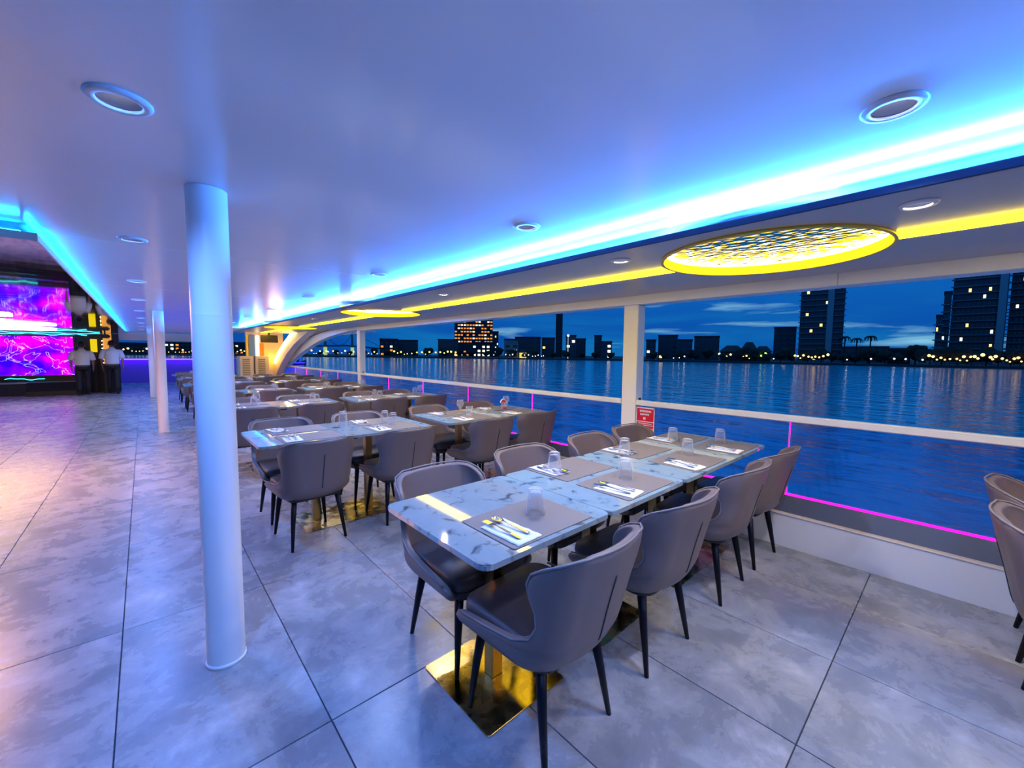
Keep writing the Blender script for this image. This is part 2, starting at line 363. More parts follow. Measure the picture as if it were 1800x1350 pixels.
# recessed downlights
ORD = ['first','second','third','fourth','fifth','sixth','seventh','eighth','ninth','tenth','eleventh','twelfth']
def build_downlights():
    def make(r, z, lab, x, y, watt, col):
        t = thing('downlight', lab, 'downlight', (x, y, z), 0, 'recessed ceiling downlights')
        bm = bmesh.new(); k = r/0.052
        lathe(bm, [(0.050*k, 0.0), (0.047*k, -0.004), (0.050*k, -0.010), (0.066*k, -0.009), (0.072*k, -0.003), (0.072*k, 0.0)], 28, close=True)
        new_obj('trim_ring', bm_mesh(bm, 'trim_ring', True), M['downlight'], t)
        bm = bmesh.new(); d = 0.05 if z > 2.0 else 0.024
        lathe(bm, [(0.050*k, 0.0), (0.044*k, d*0.5), (0.028*k, d), (0.026*k, d), (0.041*k, d*0.5), (0.047*k, 0.0)], 28, close=True)
        new_obj('reflector', bm_mesh(bm, 'reflector', True), M['downlight'], t)
        bm = bmesh.new(); lathe(bm, [(0, d*0.62), (0.014*k, d*0.66), (0.024*k, d*0.95), (0, d*0.97)], 20)
        new_obj('bulb', bm_mesh(bm, 'bulb', True), M['bulb'], t)
        if watt > 0:  # fill spots added to brighten the deck; the fixtures themselves are unlit
            ld = bpy.data.lights.new('deck_fill_spot', 'SPOT'); ld.energy = watt; ld.color = col; ld.spot_size = math.radians(158); ld.spot_blend = 1.0; ld.shadow_soft_size = 0.02
            lo = bpy.data.objects.new('deck_fill_spot', ld); C.objects.link(lo); lo.location = (x, y, z - 0.008); lo['kind'] = 'helper'
    a = [p for p in MAIN_DL if p[0] < 0.5]; b = [p for p in MAIN_DL if p[0] > 0.5]
    for i, (x, y) in enumerate(a): make(0.052, CEIL, ('round recessed downlight over the aisle, %s along the column line' % ORD[i-1]) if i else 'round recessed aisle downlight just behind the camera', x, y, 82, (0.10, 0.28, 1.0))
    for i, (x, y) in enumerate(b): make(0.052, CEIL, ('round recessed downlight over the tables, %s along the cyan cove' % ORD[i-1]) if i else 'round recessed cove downlight just behind the camera', x, y, 48, (0.36, 0.50, 1.0))
    for i, (x, y) in enumerate(SOF_DL): make(0.042, SOF, ('small downlight in the grey soffit, %s beside the yellow line' % ORD[i-1]) if i else 'small soffit downlight just behind the camera', x, y, 30, (1.0, 0.86, 0.84))
build_downlights()

# ------------------------------------------------------------------ left ceiling island (black mirror) and its cove
def build_island():
    t = thing('mirror_ceiling', 'black mirror ceiling island edged with cyan cove light', None, kind='structure')
    new_obj('mirror_panel', box_mesh('mirror_panel', -8.0, -0.405, 3.37, 19.4, 1.985, 2.000), M['mirror_ceiling'], t)
    new_obj('lip', box_mesh('lip', -0.405, -0.395, 3.36, 19.4, 1.985, 2.022), M['white_plain'], t)
    new_obj('end_lip', box_mesh('end_lip', -8.0, -0.395, 3.355, 3.365, 1.982, 2.022), principled('bronze_trim', (0.45, 0.32, 0.26), 0.4), t)
    new_obj('led_tape', strip_mesh('led_tape', (-0.445, 3.5, 2.022), (-0.445, 19.3, 2.022), (-0.012, 0, 0.016), 32), M['cyan_led_b'], t)
    new_obj('led_tape', strip_mesh('led_tape', (-7.9, 3.41, 2.022), (-0.46, 3.41, 2.022), (0, 0.012, 0.016), 16), M['cyan_led_b'], t)
build_island()

# ------------------------------------------------------------------ columns and posts
def build_columns():
    labs = ['thick round white column nearest the camera', 'round white column in the middle of the aisle line', 'round white column farthest down the aisle line']
    labs = ['big round white column beside the second table row', 'slim looking round white column beside the fifth table row', 'far round white column partly hidden behind another column']
    for (x, y), lb in zip(((0.225, 2.185), (0.21, 9.23), (0.175, 16.6)), labs):
        t = thing('column', lb, 'column', (x, y, 0), 0, 'round white columns')
        bm = bmesh.new(); lathe(bm, [(0.0735, 0.0), (0.0735, 1.540), (0.0735, 1.548), (0.0742, 1.552), (0.0742, 1.556), (0.0735, 1.560), (0.0735, 1.568), (0.0735, CEIL-0.001)], 40)
        new_obj('shaft', bm_mesh(bm, 'shaft', True), M['white'], t)
        bm = bmesh.new(); lathe(bm, [(0.0725, 0.0), (0.080, 0.0), (0.078, 0.012), (0.0735, 0.015)], 40)
        new_obj('base_weld', bm_mesh(bm, 'base_weld', True), M['white'], t)
    for y, lb in ((2.205, 'white square post beside the red notice'), (9.03, 'white square post where the arch springs'), (-4.6, None)):
        if lb is None: continue
        t = thing('post', lb, 'post', (3.612, y, 0.0), 0, 'white square posts')
        new_obj('shaft', box_mesh('shaft', -0.062, 0.062, -0.08, 0.08, 0.247, 1.888, bevel=0.004), M['white'], t)
        new_obj('cable_port', box_mesh('cable_port', -0.02, 0.02, -0.092, -0.081, 0.925, 0.985, bevel=0.008), M['black'], t)
build_columns()

# ------------------------------------------------------------------ plinth and glass railing
def build_side():
    t = thing('wall_right', 'low white plinth along the open side', None, kind='structure')
    new_obj('plinth', box_mesh('plinth', 3.462, 3.70, -6.2, 17.0, -0.1, 0.235), M['white_plain'], t)
    new_obj('ledge', box_mesh('ledge', 3.455, 3.70, -6.2, 17.0, 0.236, 0.246, bevel=0.002), principled('cream_ledge', (0.78, 0.70, 0.58), 0.5), t)
    bm = bmesh.new()
    v = [bm.verts.new(p) for p in ((3.50,-6.2,0.247),(3.545,-6.2,0.362),(3.545,17,0.362),(3.50,17,0.247),(3.60,-6.2,0.247),(3.60,-6.2,0.362),(3.60,17,0.362),(3.60,17,0.247))]
    for f in ((0,1,2,3),(1,5,6,2),(4,7,6,5),(0,4,5,1),(3,2,6,7),(0,3,7,4)): bm.faces.new([v[i] for i in f])
    new_obj('kerb_plate', bm_mesh(bm, 'kerb_plate'), M['grey_plate'], t)
    bays = [(-4.5, 2.12, [-3.16, -1.83, -0.49, 0.84], 'glass railing bay with pink light lines beside the first table row'),
            (2.29, 8.94, [3.56, 4.91, 6.23, 7.56], 'glass railing bay with pink light lines between the two white posts'),
            (9.12, 15.4, [10.4, 11.7, 13.0, 14.2], 'glass railing bay running under the white arch')]
    for (a, b, js, lb) in bays:
        r = thing('glass_railing', lb, 'railing', (0,0,0), 0, 'glass railings')
        new_obj('rail_bar', box_mesh('rail_bar', 3.545, 3.605, a, b, 0.915, 0.965, bevel=0.006), M['white_plain'], r)
        ed = [a] + js + [b]
        for p, q in zip(ed, ed[1:]):
            new_obj('glass_pane', box_mesh('glass_pane', 3.560, 3.568, p+0.012, q-0.012, 0.378, 0.914), M['rail_glass'], r)
        for j in js:
            new_obj('pink_light_line', box_mesh('pink_light_line', 3.553, 3.563, j-0.003, j+0.003, 0.378, 0.913), M['pink_led'], r)
        new_obj('pink_light_line', box_mesh('pink_light_line', 3.548, 3.560, a, b, 0.364, 0.377), M['pink_led'], r)
build_side()

def build_sign():
    red = principled('sign_red', (0.72, 0.01, 0.03), 0.4); org = principled('sign_orange', (0.95, 0.36, 0.02), 0.4)
    t = thing('notice_sign', 'red and orange notice board on the glass beside the white post', 'sign', (3.535, 2.02, 0.56))
    new_obj('board', box_mesh('board', 0, 0.006, -0.105, 0.085, 0, 0.345), red, t)
    new_obj('orange_band', box_mesh('orange_band', -0.002, 0, -0.10, 0.08, 0.005, 0.15), org, t)
    w = M['white_plain']
    for (y0, y1, z0, z1) in ((-0.105,0.085,0.335,0.345),(-0.105,-0.098,0,0.345),(0.078,0.085,0,0.345),(-0.098,0.078,0.205,0.212),(-0.098,0.078,0.172,0.177)):
        new_obj('white_border', box_mesh('white_border', -0.003, 0, y0, y1, z0, z1), w, t)
    rnd = random.Random(3)
    for (zc, h, y0, y1, n) in ((0.308, 0.020, -0.07, 0.05, 9), (0.277, 0.018, -0.05, 0.045, 8), (0.190, 0.008, -0.08, 0.06, 14)):
        bm = bmesh.new(); y = y0
        for k in range(n):
            w2 = (y1-y0)/n
            box(bm, -0.003, 0, y+0.1*w2, y+w2*rnd.uniform(0.6, 0.85), zc-h/2*rnd.uniform(0.6,1), zc+h/2); y += w2
        o = new_obj('print_line', bm_mesh(bm, 'print_line'), w, t); o['kind'] = 'stuff'
    bm = bmesh.new(); box(bm, -0.003, 0, -0.015, 0.01, 0.228, 0.25, bevel=0.001); new_obj('white_mark', bm_mesh(bm, 'white_mark'), w, t)
build_sign()

# ------------------------------------------------------------------ tables
BY = 0.022
def build_table(x0, x1, y0, y1, bases, label, group):
    cx, cy = (x0+x1)/2, (y0+y1)/2; w, d = x1-x0-0.003, y1-y0
    t = thing('dining_table', label, 'table', (cx, cy, 0), 0, group)
    bm = bmesh.new(); outline_slab(bm, round_rect(w, d, 0.035, 5), 0.730, 0.750, bevel=0.003, seg=2)
    new_obj('tabletop', bm_mesh(bm, 'tabletop'), M['marble'], t)
    bm = bmesh.new(); box(bm, -w/2+0.10, w/2-0.10, -0.03, 0.03, 0.700, 0.728); box(bm, -0.03, 0.03, -d/2+0.10, d/2-0.10, 0.701, 0.729)
    new_obj('support_frame', bm_mesh(bm, 'support_frame'), M['black'], t)
    for p in bases:
        new_obj('pole', box_mesh('pole', p-cx-0.029, p-cx+0.029, -0.029+BY, 0.029+BY, 0.006, 0.700, bevel=0.003), M['brass_pole'], t)
    if len(bases) == 1: bw, bd = 0.425, 0.455
    else: bw, bd = bases[-1]-bases[0]+0.26, 0.47
    bm = bmesh.new(); outline_slab(bm, round_rect(bw, bd, 0.016, 4, (bases[0]+bases[-1])/2-cx, BY), 0.0005, 0.006, bevel=0.0015)
    new_obj('base_plate', bm_mesh(bm, 'base_plate'), M['brass'], t)
    return t
ROWS = [1.285, 3.545, 5.75, 7.97, 10.2, 12.4, 14.6]
RN = ['first','second','third','fourth','fifth','sixth','seventh']
def build_tables():
    g = 'marble dining tables'
    y = ROWS[0]
    build_table(0.742, 1.412, y-0.345, y+0.345, [1.085], 'single-column marble table at the aisle end of the first row', g)
    build_table(1.412, 2.082, y-0.345, y+0.345, [1.755], 'single-column marble table in the middle of the first row', g)
    build_table(2.082, 3.375, y-0.345, y+0.345, [2.45, 3.00], 'long marble table by the railing in the first row', g)
    for k in range(1, 6):
        y = ROWS[k]
        build_table(0.555, 1.925, y-0.36, y+0.36, [1.02, 1.47], 'long marble table on the aisle side of the %s row' % RN[k], g)
        build_table(2.09, 3.445, y-0.36, y+0.36, [2.46, 3.05], 'long marble table on the railing side of the %s row' % RN[k], g)
    y = ROWS[6]
    build_table(0.555, 1.925, y-0.36, y+0.36, [1.02, 1.47], 'long marble table in the last row beside the air conditioners', g)
build_tables()

# ------------------------------------------------------------------ chairs
def chair_meshes():
    # height, back y, half width, how far the wing comes forward (y), corner cut at the top
    lv = [(0.352, -0.150, 0.165, 0.170), (0.368, -0.195, 0.200, 0.207), (0.390, -0.224, 0.224, 0.222), (0.414, -0.238, 0.235, 0.228), (0.436, -0.247, 0.239, 0.185),
          (0.450, -0.252, 0.240, 0.040), (0.470, -0.258, 0.239, -0.095), (0.502, -0.265, 0.236, -0.162), (0.548, -0.275, 0.233, -0.186), (0.598, -0.287, 0.234, -0.186),
          (0.645, -0.299, 0.239, -0.168), (0.688, -0.310, 0.243, -0.160), (0.725, -0.319, 0.244, -0.178), (0.755, -0.326, 0.242, -0.222), (0.778, -0.332, 0.238, -0.275), (0.790, -0.335, 0.230, None)]
    R_ = 0.105
    def path(s, yb, W):
        r = min(R_, W*0.6); a = W - r; q = r*PI/2
        # the back bows gently
        if s <= a:
            return (s, yb + 0.018*(s/a)**2)
        yb2 = yb + 0.018
        if s <= a+q:
            th = (s-a)/r
            return (a + r*math.sin(th), yb2 + r - r*math.cos(th))
        return (W, yb2 + r + (s-a-q))
    NU = 15
    rows = []
    for (z, yb, W, yf) in lv:
        r = min(R_, W*0.6); a = W-r; q = r*PI/2
        if yf is None: E = a + 0.22*q
        elif yf < yb+0.018+r:
            c = 1 - (yf-(yb+0.018))/r; th = math.acos(max(-1, min(1, c))); E = a + r*th
        else: E = a+q+(yf-(yb+0.018+r))
        row = []
        for i in range(-NU, NU+1):
            u = i/NU; x, y = path(abs(u)*E, yb, W); row.append(Vector((math.copysign(x, u) if u else 0.0, y, z)))
        rows.append(row)
    bm = bmesh.new()
    V = [[bm.verts.new(p) for p in row] for row in rows]
    for a, b in zip(V, V[1:]):
        for i in range(2*NU): bm.faces.new((a[i], a[i+1], b[i+1], b[i]))
    bmesh.ops.recalc_face_normals(bm, faces=bm.faces)
    me = bpy.data.meshes.new('shell_raw'); bm.to_mesh(me); bm.free()
    ob = bpy.data.objects.new('shell_raw', me); C.objects.link(ob)
    s = ob.modifiers.new('t', 'SOLIDIFY'); s.thickness = 0.034; s.offset = 0.0; s.use_even_offset = False
    ss = ob.modifiers.new('s', 'SUBSURF'); ss.levels = 1; ss.render_levels = 1
    shell = baked(ob, 'backrest_shell'); shell.materials.clear(); shell.materials.append(M['leather'])
    # rim piping
    rim = [r[0] for r in rows[4:]] + rows[-1][1:-1] + [r[-1] for r in rows[4:][::-1]]
    bm = bmesh.new(); pts = []
    for p in rim:
        out = Vector((p.x*0.6, min(p.y, 0.0)*0.5, 0)); out = out.normalized() if out.length > 1e-4 else Vector((0,-1,0))
        pts.append(p + out*0.014 + Vector((0,0,0.005)))
    tube(bm, pts, 0.0042, 6); pip = bm_mesh(bm, 'piping', True); pip.materials.append(M['piping'])
    # zip seam down the middle of the back
    bm = bmesh.new(); sp = [Vector((0, r[NU].y-0.0175, r[NU].z)) for r in rows if 0.42 < r[0].z < 0.69]
    tube(bm, sp, 0.0035, 6); seam = bm_mesh(bm, 'back_seam', True); seam.materials.append(M['seam'])
    # seat cushion: a soft slab with a crowned top
    bm = bmesh.new()
    prof = [(0.86, 0.378), (0.97, 0.395), (1.0, 0.425), (0.985, 0.450), (0.93, 0.462), (0.6, 0.468), (0.25, 0.470)]
    base = round_rect(0.440, 0.448, 0.075, 6, 0, 0.010)
    rings = [[bm.verts.new((x*k, 0.010+(y-0.010)*k, z)) for x, y in base] for k, z in prof]
    n = len(base)
    for A, B in zip(rings, rings[1:]):
        for i in range(n): bm.faces.new((A[i], A[(i+1)%n], B[(i+1)%n], B[i]))
    bm.faces.new(rings[-1]); bm.faces.new(rings[0][::-1])
    seat = bm_mesh(bm, 'seat', True); seat.materials.append(M['seat'])
    bm = bmesh.new(); outline_slab(bm, round_rect(0.37, 0.39, 0.07, 4, 0, 0.012), 0.338, 0.377, bevel=0.004)
    frame = bm_mesh(bm, 'seat_frame'); frame.materials.append(M['black'])
    legs = []
    for sx, sy in ((-1,1),(1,1),(-1,-1),(1,-1)):
        bm = bmesh.new(); tube(bm, [(sx*0.150, sy*0.150+0.012, 0.350), (sx*0.168, sy*0.172+0.008, 0.20), (sx*0.188, sy*0.198, 0.0065 if sy > 0 else 0.0)], [0.021, 0.0165, 0.0095], 12)
        l = bm_mesh(bm, 'leg', True); l.materials.append(M['leg']); legs.append(l)
    return shell, pip, seam, seat, frame, legs
SHELL, PIP, SEAM, SEAT, FRAME, LEGS = chair_meshes()
def build_chair(x, y, rz, label, detail=2, group='taupe dining chairs'):
    t = thing('dining_chair', label, 'chair', (x, y, 0), rz, group)
    s = new_obj('backrest', SHELL, None, t); new_obj('seat', SEAT, None, t); new_obj('seat_frame', FRAME, None, t)
    for l in LEGS: new_obj('leg', l, None, t)
    if detail > 0: new_obj('piping', PIP, None, s)
    if detail > 1: new_obj('back_seam', SEAM, None, s)
    return t
ON = ['first','second','third','fourth']
def build_chairs():
    rnd = random.Random(11)
    # row 1, measured one by one: near side has its back to the camera, far side faces it
    for i, (x, y, a) in enumerate(((1.098, 1.040, 2), (1.762, 1.04, -1), (2.53, 1.04, 2), (3.12, 1.035, -2))):
        build_chair(x, y, math.radians(a), 'taupe chair seen from behind at the first row, %s from the aisle' % ON[i])
    for i, (x, y, a) in enumerate(((1.13, 1.578, 180), (1.80, 1.62, 179), (2.50, 1.62, 182), (3.06, 1.62, 180))):
        build_chair(x, y, math.radians(a), 'taupe chair facing the camera at the first row, %s from the aisle' % ON[i])
    near = [0.89, 1.60, 2.48, 3.16]; far = [0.90, 1.56, 2.46, 3.10]
    for k in range(1, 7):
        yc = ROWS[k]
        for i in range(4 if k < 6 else 2):
            det = 2 if k < 3 else 1
            dy = -0.262 + rnd.uniform(-0.02, 0.02)
            build_chair(near[i]+rnd.uniform(-0.025, 0.025), yc+dy, math.radians(rnd.uniform(-4, 4)), 'taupe chair seen from behind at the %s row, %s from the aisle' % (RN[k], ON[i]), det)
            build_chair(far[i]+rnd.uniform(-0.025, 0.025), yc+0.315+rnd.uniform(-0.015, 0.03), math.radians(180+rnd.uniform(-4, 4)), 'taupe chair facing the camera at the %s row, %s from the aisle' % (RN[k], ON[i]), det)
    # the chairs of the row beside the camera, cut by the picture's edge
    build_chair(3.13, -0.455, math.radians(178), 'taupe chair cut by the picture edge, beside the white plinth')
    build_chair(2.53, -0.455, math.radians(181), 'taupe chair cut by the picture edge, nearer the camera')
build_chairs()

# ------------------------------------------------------------------ table settings
def tumbler_mesh(r0, r1, h, wall, base, up=False, n=24):
    # stands mouth down: mouth radius r1 at the table, closed thick end r0 on top
    prof = [(r1, 0.0), (r0*1.02, h*0.86), (r0, h-0.004), (r0-0.006, h), (0, h), ]
    inn = [(0, h-base), (r0-wall-0.004, h-base), (r0-wall, h-base-0.006), (r1-wall, 0.0)]
    bm = bmesh.new(); P = prof+inn
    if up: P = [(r, h-z) for r, z in P]
    lathe(bm, P, n, close=False)
    # close the mouth edge
    bm.verts.ensure_lookup_table()
    ring0 = [bm.verts[i] for i in range(n)]; last = [bm.verts[len(bm.verts)-n+i] for i in range(n)]
    for i in range(n): bm.faces.new((ring0[i], ring0[(i+1)%n], last[(i+1)%n], last[i]))
    me = bm_mesh(bm, 'tumbler', True); me.materials.append(M['glass']); return me
TUMB = tumbler_mesh(0.030, 0.041, 0.105, 0.0028, 0.016)
TUMB_UP = tumbler_mesh(0.032, 0.038, 0.095, 0.0028, 0.014, up=True)
TALL = tumbler_mesh(0.030, 0.038, 0.135, 0.0028, 0.014)
def wine_mesh():
    bm = bmesh.new()
    lathe(bm, [(0, 0), (0.034, 0.0), (0.034, 0.003), (0.006, 0.008), (0.0045, 0.05), (0.012, 0.062), (0.035, 0.09), (0.038, 0.115), (0.031, 0.15), (0.0290, 0.15), (0.0358, 0.115), (0.033, 0.092), (0.010, 0.066), (0, 0.064)], 24)
    me = bm_mesh(bm, 'wine_glass', True); me.materials.append(M['glass']); return me
WINE = wine_mesh()
def mat_mesh():
    bm = bmesh.new(); outline_slab(bm, round_rect(0.425, 0.31, 0.012, 3), 0.0, 0.003, bevel=0.0008); me = bm_mesh(bm, 'placemat'); me.materials.append(M['mat']); return me
PLACEMAT = mat_mesh()
def napkin_mesh(seed):
    rnd = random.Random(seed); bm = bmesh.new(); nx, ny = 8, 14; w, l = 0.115, 0.205; V = []
    for j in range(ny+1):
        row = []
        for i in range(nx+1):
            x = (i/nx-0.5)*w; y = (j/ny-0.5)*l
            z = 0.0035 + 0.0022*noise.noise(Vector((x*28+seed, y*22, seed*1.7))) + (0.003 if i in (nx,) else 0)
            e = 0.004*noise.noise(Vector((y*40, seed*3.1, 0)))
            row.append(bm.verts.new((x + (e if i in (0, nx) else 0), y + (0.004*noise.noise(Vector((x*60, seed, 2))) if j in (0, ny) else 0), max(z, 0.0012))))
        V.append(row)
    for j in range(ny):
        for i in range(nx): bm.faces.new((V[j][i], V[j][i+1], V[j+1][i+1], V[j+1][i]))
    # give the folded paper a real underside
    ret = bmesh.ops.extrude_face_region(bm, geom=list(bm.faces))
    for v in [g for g in ret['geom'] if isinstance(g, bmesh.types.BMVert)]: v.co.z = 0.0004
    me = bm_mesh(bm, 'napkin', True); me.materials.append(M['napkin']); return me
NAPS = [napkin_mesh(s) for s in (1, 2, 3)]
def fork_mesh():
    bm = bmesh.new()
    # handle then neck, flat ribbon with thickness
    def ribbon(pts):
        prev = None
        for (y, w, z) in pts:
            cur = [bm.verts.new((-w, y, z)), bm.verts.new((w, y, z)), bm.verts.new((w*0.8, y, z+0.0022)), bm.verts.new((-w*0.8, y, z+0.0022))]
            if prev:
                for i in range(4): bm.faces.new((prev[i], prev[(i+1)%4], cur[(i+1)%4], cur[i]))
            else: bm.faces.new(cur[::-1])
            prev = cur
        bm.faces.new(prev)
    ribbon([(-0.095, 0.006, 0.0), (-0.088, 0.0085, 0.0), (-0.05, 0.0065, 0.002), (0.0, 0.0038, 0.006), (0.03, 0.0035, 0.008), (0.042, 0.009, 0.0065), (0.055, 0.0115, 0.004), (0.062, 0.0115, 0.003)])
    for k in range(4):
        xc = -0.009 + k*0.006
        box(bm, xc-0.0016, xc+0.0016, 0.061, 0.097, 0.0035, 0.0055)
    me = bm_mesh(bm, 'fork'); me.materials.append(M['steel']); return me
def spoon_mesh():
    bm = bmesh.new(); prev = None
    pts = [(-0.095, 0.006, 0.0, 0), (-0.088, 0.0085, 0.0, 0), (-0.05, 0.0065, 0.002, 0), (0.0, 0.0038, 0.006, 0), (0.03, 0.0036, 0.0075, 0), (0.038, 0.009, 0.007, 0.001), (0.048, 0.0165, 0.006, 0.004), (0.062, 0.0195, 0.005, 0.0055), (0.078, 0.0175, 0.005, 0.0048), (0.088, 0.011, 0.006, 0.002), (0.093, 0.003, 0.007, 0.0)]
    for (y, w, z, dip) in pts:
        cur = [bm.verts.new(p) for p in ((-w, y, z), (-w*0.5, y, z-dip*0.8), (0, y, z-dip), (w*0.5, y, z-dip*0.8), (w, y, z), (w*0.9, y, z+0.0018), (w*0.45, y, z+0.0018-dip*0.8), (0, y, z+0.0018-dip), (-w*0.45, y, z+0.0018-dip*0.8), (-w*0.9, y, z+0.0018))]
        if prev:
            for i in range(10): bm.faces.new((prev[i], prev[(i+1)%10], cur[(i+1)%10], cur[i]))
        else: bm.faces.new(cur[::-1])
        prev = cur
    bm.faces.new(prev); me = bm_mesh(bm, 'spoon', True); me.materials.append(M['steel']); return me
FORK, SPOON = fork_mesh(), spoon_mesh()
TZ = 0.7505
def place(name, me, x, y, z, rz, label, cat, group):
    o = new_obj(name, me); o.location = (x, y, z); o.rotation_euler = (0, 0, rz); return tag(o, label, cat, group)
def setting(x, y, side, where, k, cutlery=True, glass='tumbler', mat=True, gx=None, gy=None, rnd=random):
    # side +1: the guest sits at lower y (back to the camera); -1: at higher y
    if mat: place('placemat', PLACEMAT, x, y, TZ, 0, 'brown woven placemat at ' + where, 'placemat', 'brown placemats')
    nx, ny = x - 0.135, y - side*0.045
    nz = TZ + (0.0031 if mat else 0.0)
    rz = (0 if side > 0 else PI) + math.radians(rnd.uniform(-7, 7))
    place('napkin', NAPS[k%3], nx, ny, nz, rz, 'white paper napkin at ' + where, 'napkin', 'paper napkins')
    if cutlery:
        place('fork', FORK, nx-0.022, ny+side*0.02, nz+0.0075, rz+math.radians(rnd.uniform(-5, 3)), 'steel fork on the napkin at ' + where, 'fork', 'forks')
        place('spoon', SPOON, nx+0.024, ny+side*0.028, nz+0.0085, rz+math.radians(rnd.uniform(-2, 6)), 'steel spoon on the napkin at ' + where, 'spoon', 'spoons')
    if glass:
        gx = gx if gx is not None else x + 0.055; gy = gy if gy is not None else y + side*0.10
        me = {'tumbler': TUMB, 'up': TUMB_UP, 'tall': TALL, 'wine': WINE}[glass]
        lab = {'tumbler': 'clear tumbler upside down at ', 'up': 'clear tumbler standing upright at ', 'tall': 'tall clear glass at ', 'wine': 'small stemmed glass at '}[glass]
        on = TZ + (0.0031 if mat and abs(gx-x) < 0.17 and abs(gy-y) < 0.12 else (0.0031 if mat else 0.0))
        place('drinking_glass', me, gx, gy, on, 0, lab + where, 'glass', 'drinking glasses')
def build_settings():
    rnd = random.Random(5)
    w = 'the first row, near side, %s seat from the aisle'
    for i, (x, gx, gy) in enumerate(((1.10, 1.160, 1.135), (1.795, 1.865, 1.165), (2.49, 2.62, 1.18), (3.09, 3.165, 1.185))):
        setting(x, 1.118, 1, w % ON[i], i, gx=gx, gy=gy, rnd=rnd)
    w = 'the first row, far side, %s seat from the aisle'
    for i, (x, gx, gy) in enumerate(((1.795, 1.66, 1.51), (2.49, 2.30, 1.47), (3.09, 2.92, 1.45))):
        setting(x, 1.478, -1, w % ON[i+1], i+1, gx=gx+0.02, gy=gy-0.01, rnd=rnd)
    near = [0.90, 1.58, 2.44, 3.10]
    for k in range(1, 7):
        yc = ROWS[k]
        for s in (1, -1):
            for i in range(4 if k < 6 else 2):
                wh = 'the %s row, %s side, %s seat from the aisle' % (RN[k], 'near' if s > 0 else 'far', ON[i])
                gl = 'tumbler'; mt = True
                if k == 1:
                    if s > 0 and i == 0: gl = None
                    if s < 0 and i == 0: gl = 'tall'
                    if i == 2: gl = 'up' if s > 0 else 'wine'
                    if i == 3: gl = None if s > 0 else 'wine'
                if k > 1 and rnd.random() < 0.12: gl = 'wine'
                gx = gy = None
                if k == 1 and s < 0 and i == 0: gx, gy = 1.275, 3.62
                setting(near[i]+0.03, yc-s*0.185, s, wh, i+k, cutlery=(k < 3), glass=gl, gx=gx, gy=gy, rnd=rnd)
    # red drink with a watermelon slice
    t = thing('red_drink', 'tumbler of red drink with a melon slice on the second row', 'drink', (3.10, 3.56, TZ))
    new_obj('tumbler', TUMB_UP, None, t)
    bm = bmesh.new(); lathe(bm, [(0, 0.0150), (0.0285, 0.0150), (0.0296, 0.038), (0, 0.038)], 20); new_obj('liquid', bm_mesh(bm, 'liquid', True), principled('red_syrup', (0.75, 0.01, 0.01), 0.1), t)
    bm = bmesh.new()
    pts = [(0.04*math.cos(a), 0.04*math.sin(a)) for a in [PI*i/10 for i in range(11)]]
    lo = [bm.verts.new((x-0.02, -0.006, 0.088+z)) for x, z in pts]; hi = [bm.verts.new((x-0.02, 0.006, 0.088+z)) for x, z in pts]
    bm.faces.new(lo); bm.faces.new(hi[::-1])
    for i in range(11): bm.faces.new((lo[i], lo[(i+1)%11], hi[(i+1)%11], hi[i]))
    s = new_obj('melon_slice', bm_mesh(bm, 'melon_slice'), principled('melon_red', (0.85, 0.06, 0.05), 0.4), t)
    bm = bmesh.new(); tube(bm, [(x*1.02-0.02, 0, 0.088+z*1.02) for x, z in pts], 0.0065, 8); new_obj('rind', bm_mesh(bm, 'rind', True), M['napkin'], s)
build_settings()
# ------------------------------------------------------------------ arch, cabin wall and fittings near the far end
def ribbon_slab(bm, low, high, x0, x1):          # low/high: matching (y, z) outlines, extruded across x
    n = len(low); R = []
    for (yl, zl), (yh, zh) in zip(low, high):
        R.append([bm.verts.new(p) for p in ((x0, yl, zl), (x1, yl, zl), (x1, yh, zh), (x0, yh, zh))])
    for a, b in zip(R, R[1:]):
        for i in range(4): bm.faces.new((a[i], a[(i+1)%4], b[(i+1)%4], b[i]))
    bm.faces.new(R[0][::-1]); bm.faces.new(R[-1])
def resample(pts, n):
    seg = [0.0]
    for a, b in zip(pts, pts[1:]): seg.append(seg[-1] + math.dist(a, b))
    out = []
    for k in range(n):
        s = seg[-1]*k/(n-1); i = max(j for j in range(len(seg)) if seg[j] <= s+1e-9); i = min(i, len(pts)-2)
        f = (s-seg[i])/(seg[i+1]-seg[i]); out.append(tuple(pts[i][c]+(pts[i+1][c]-pts[i][c])*f for c in range(len(pts[0]))))
    return out
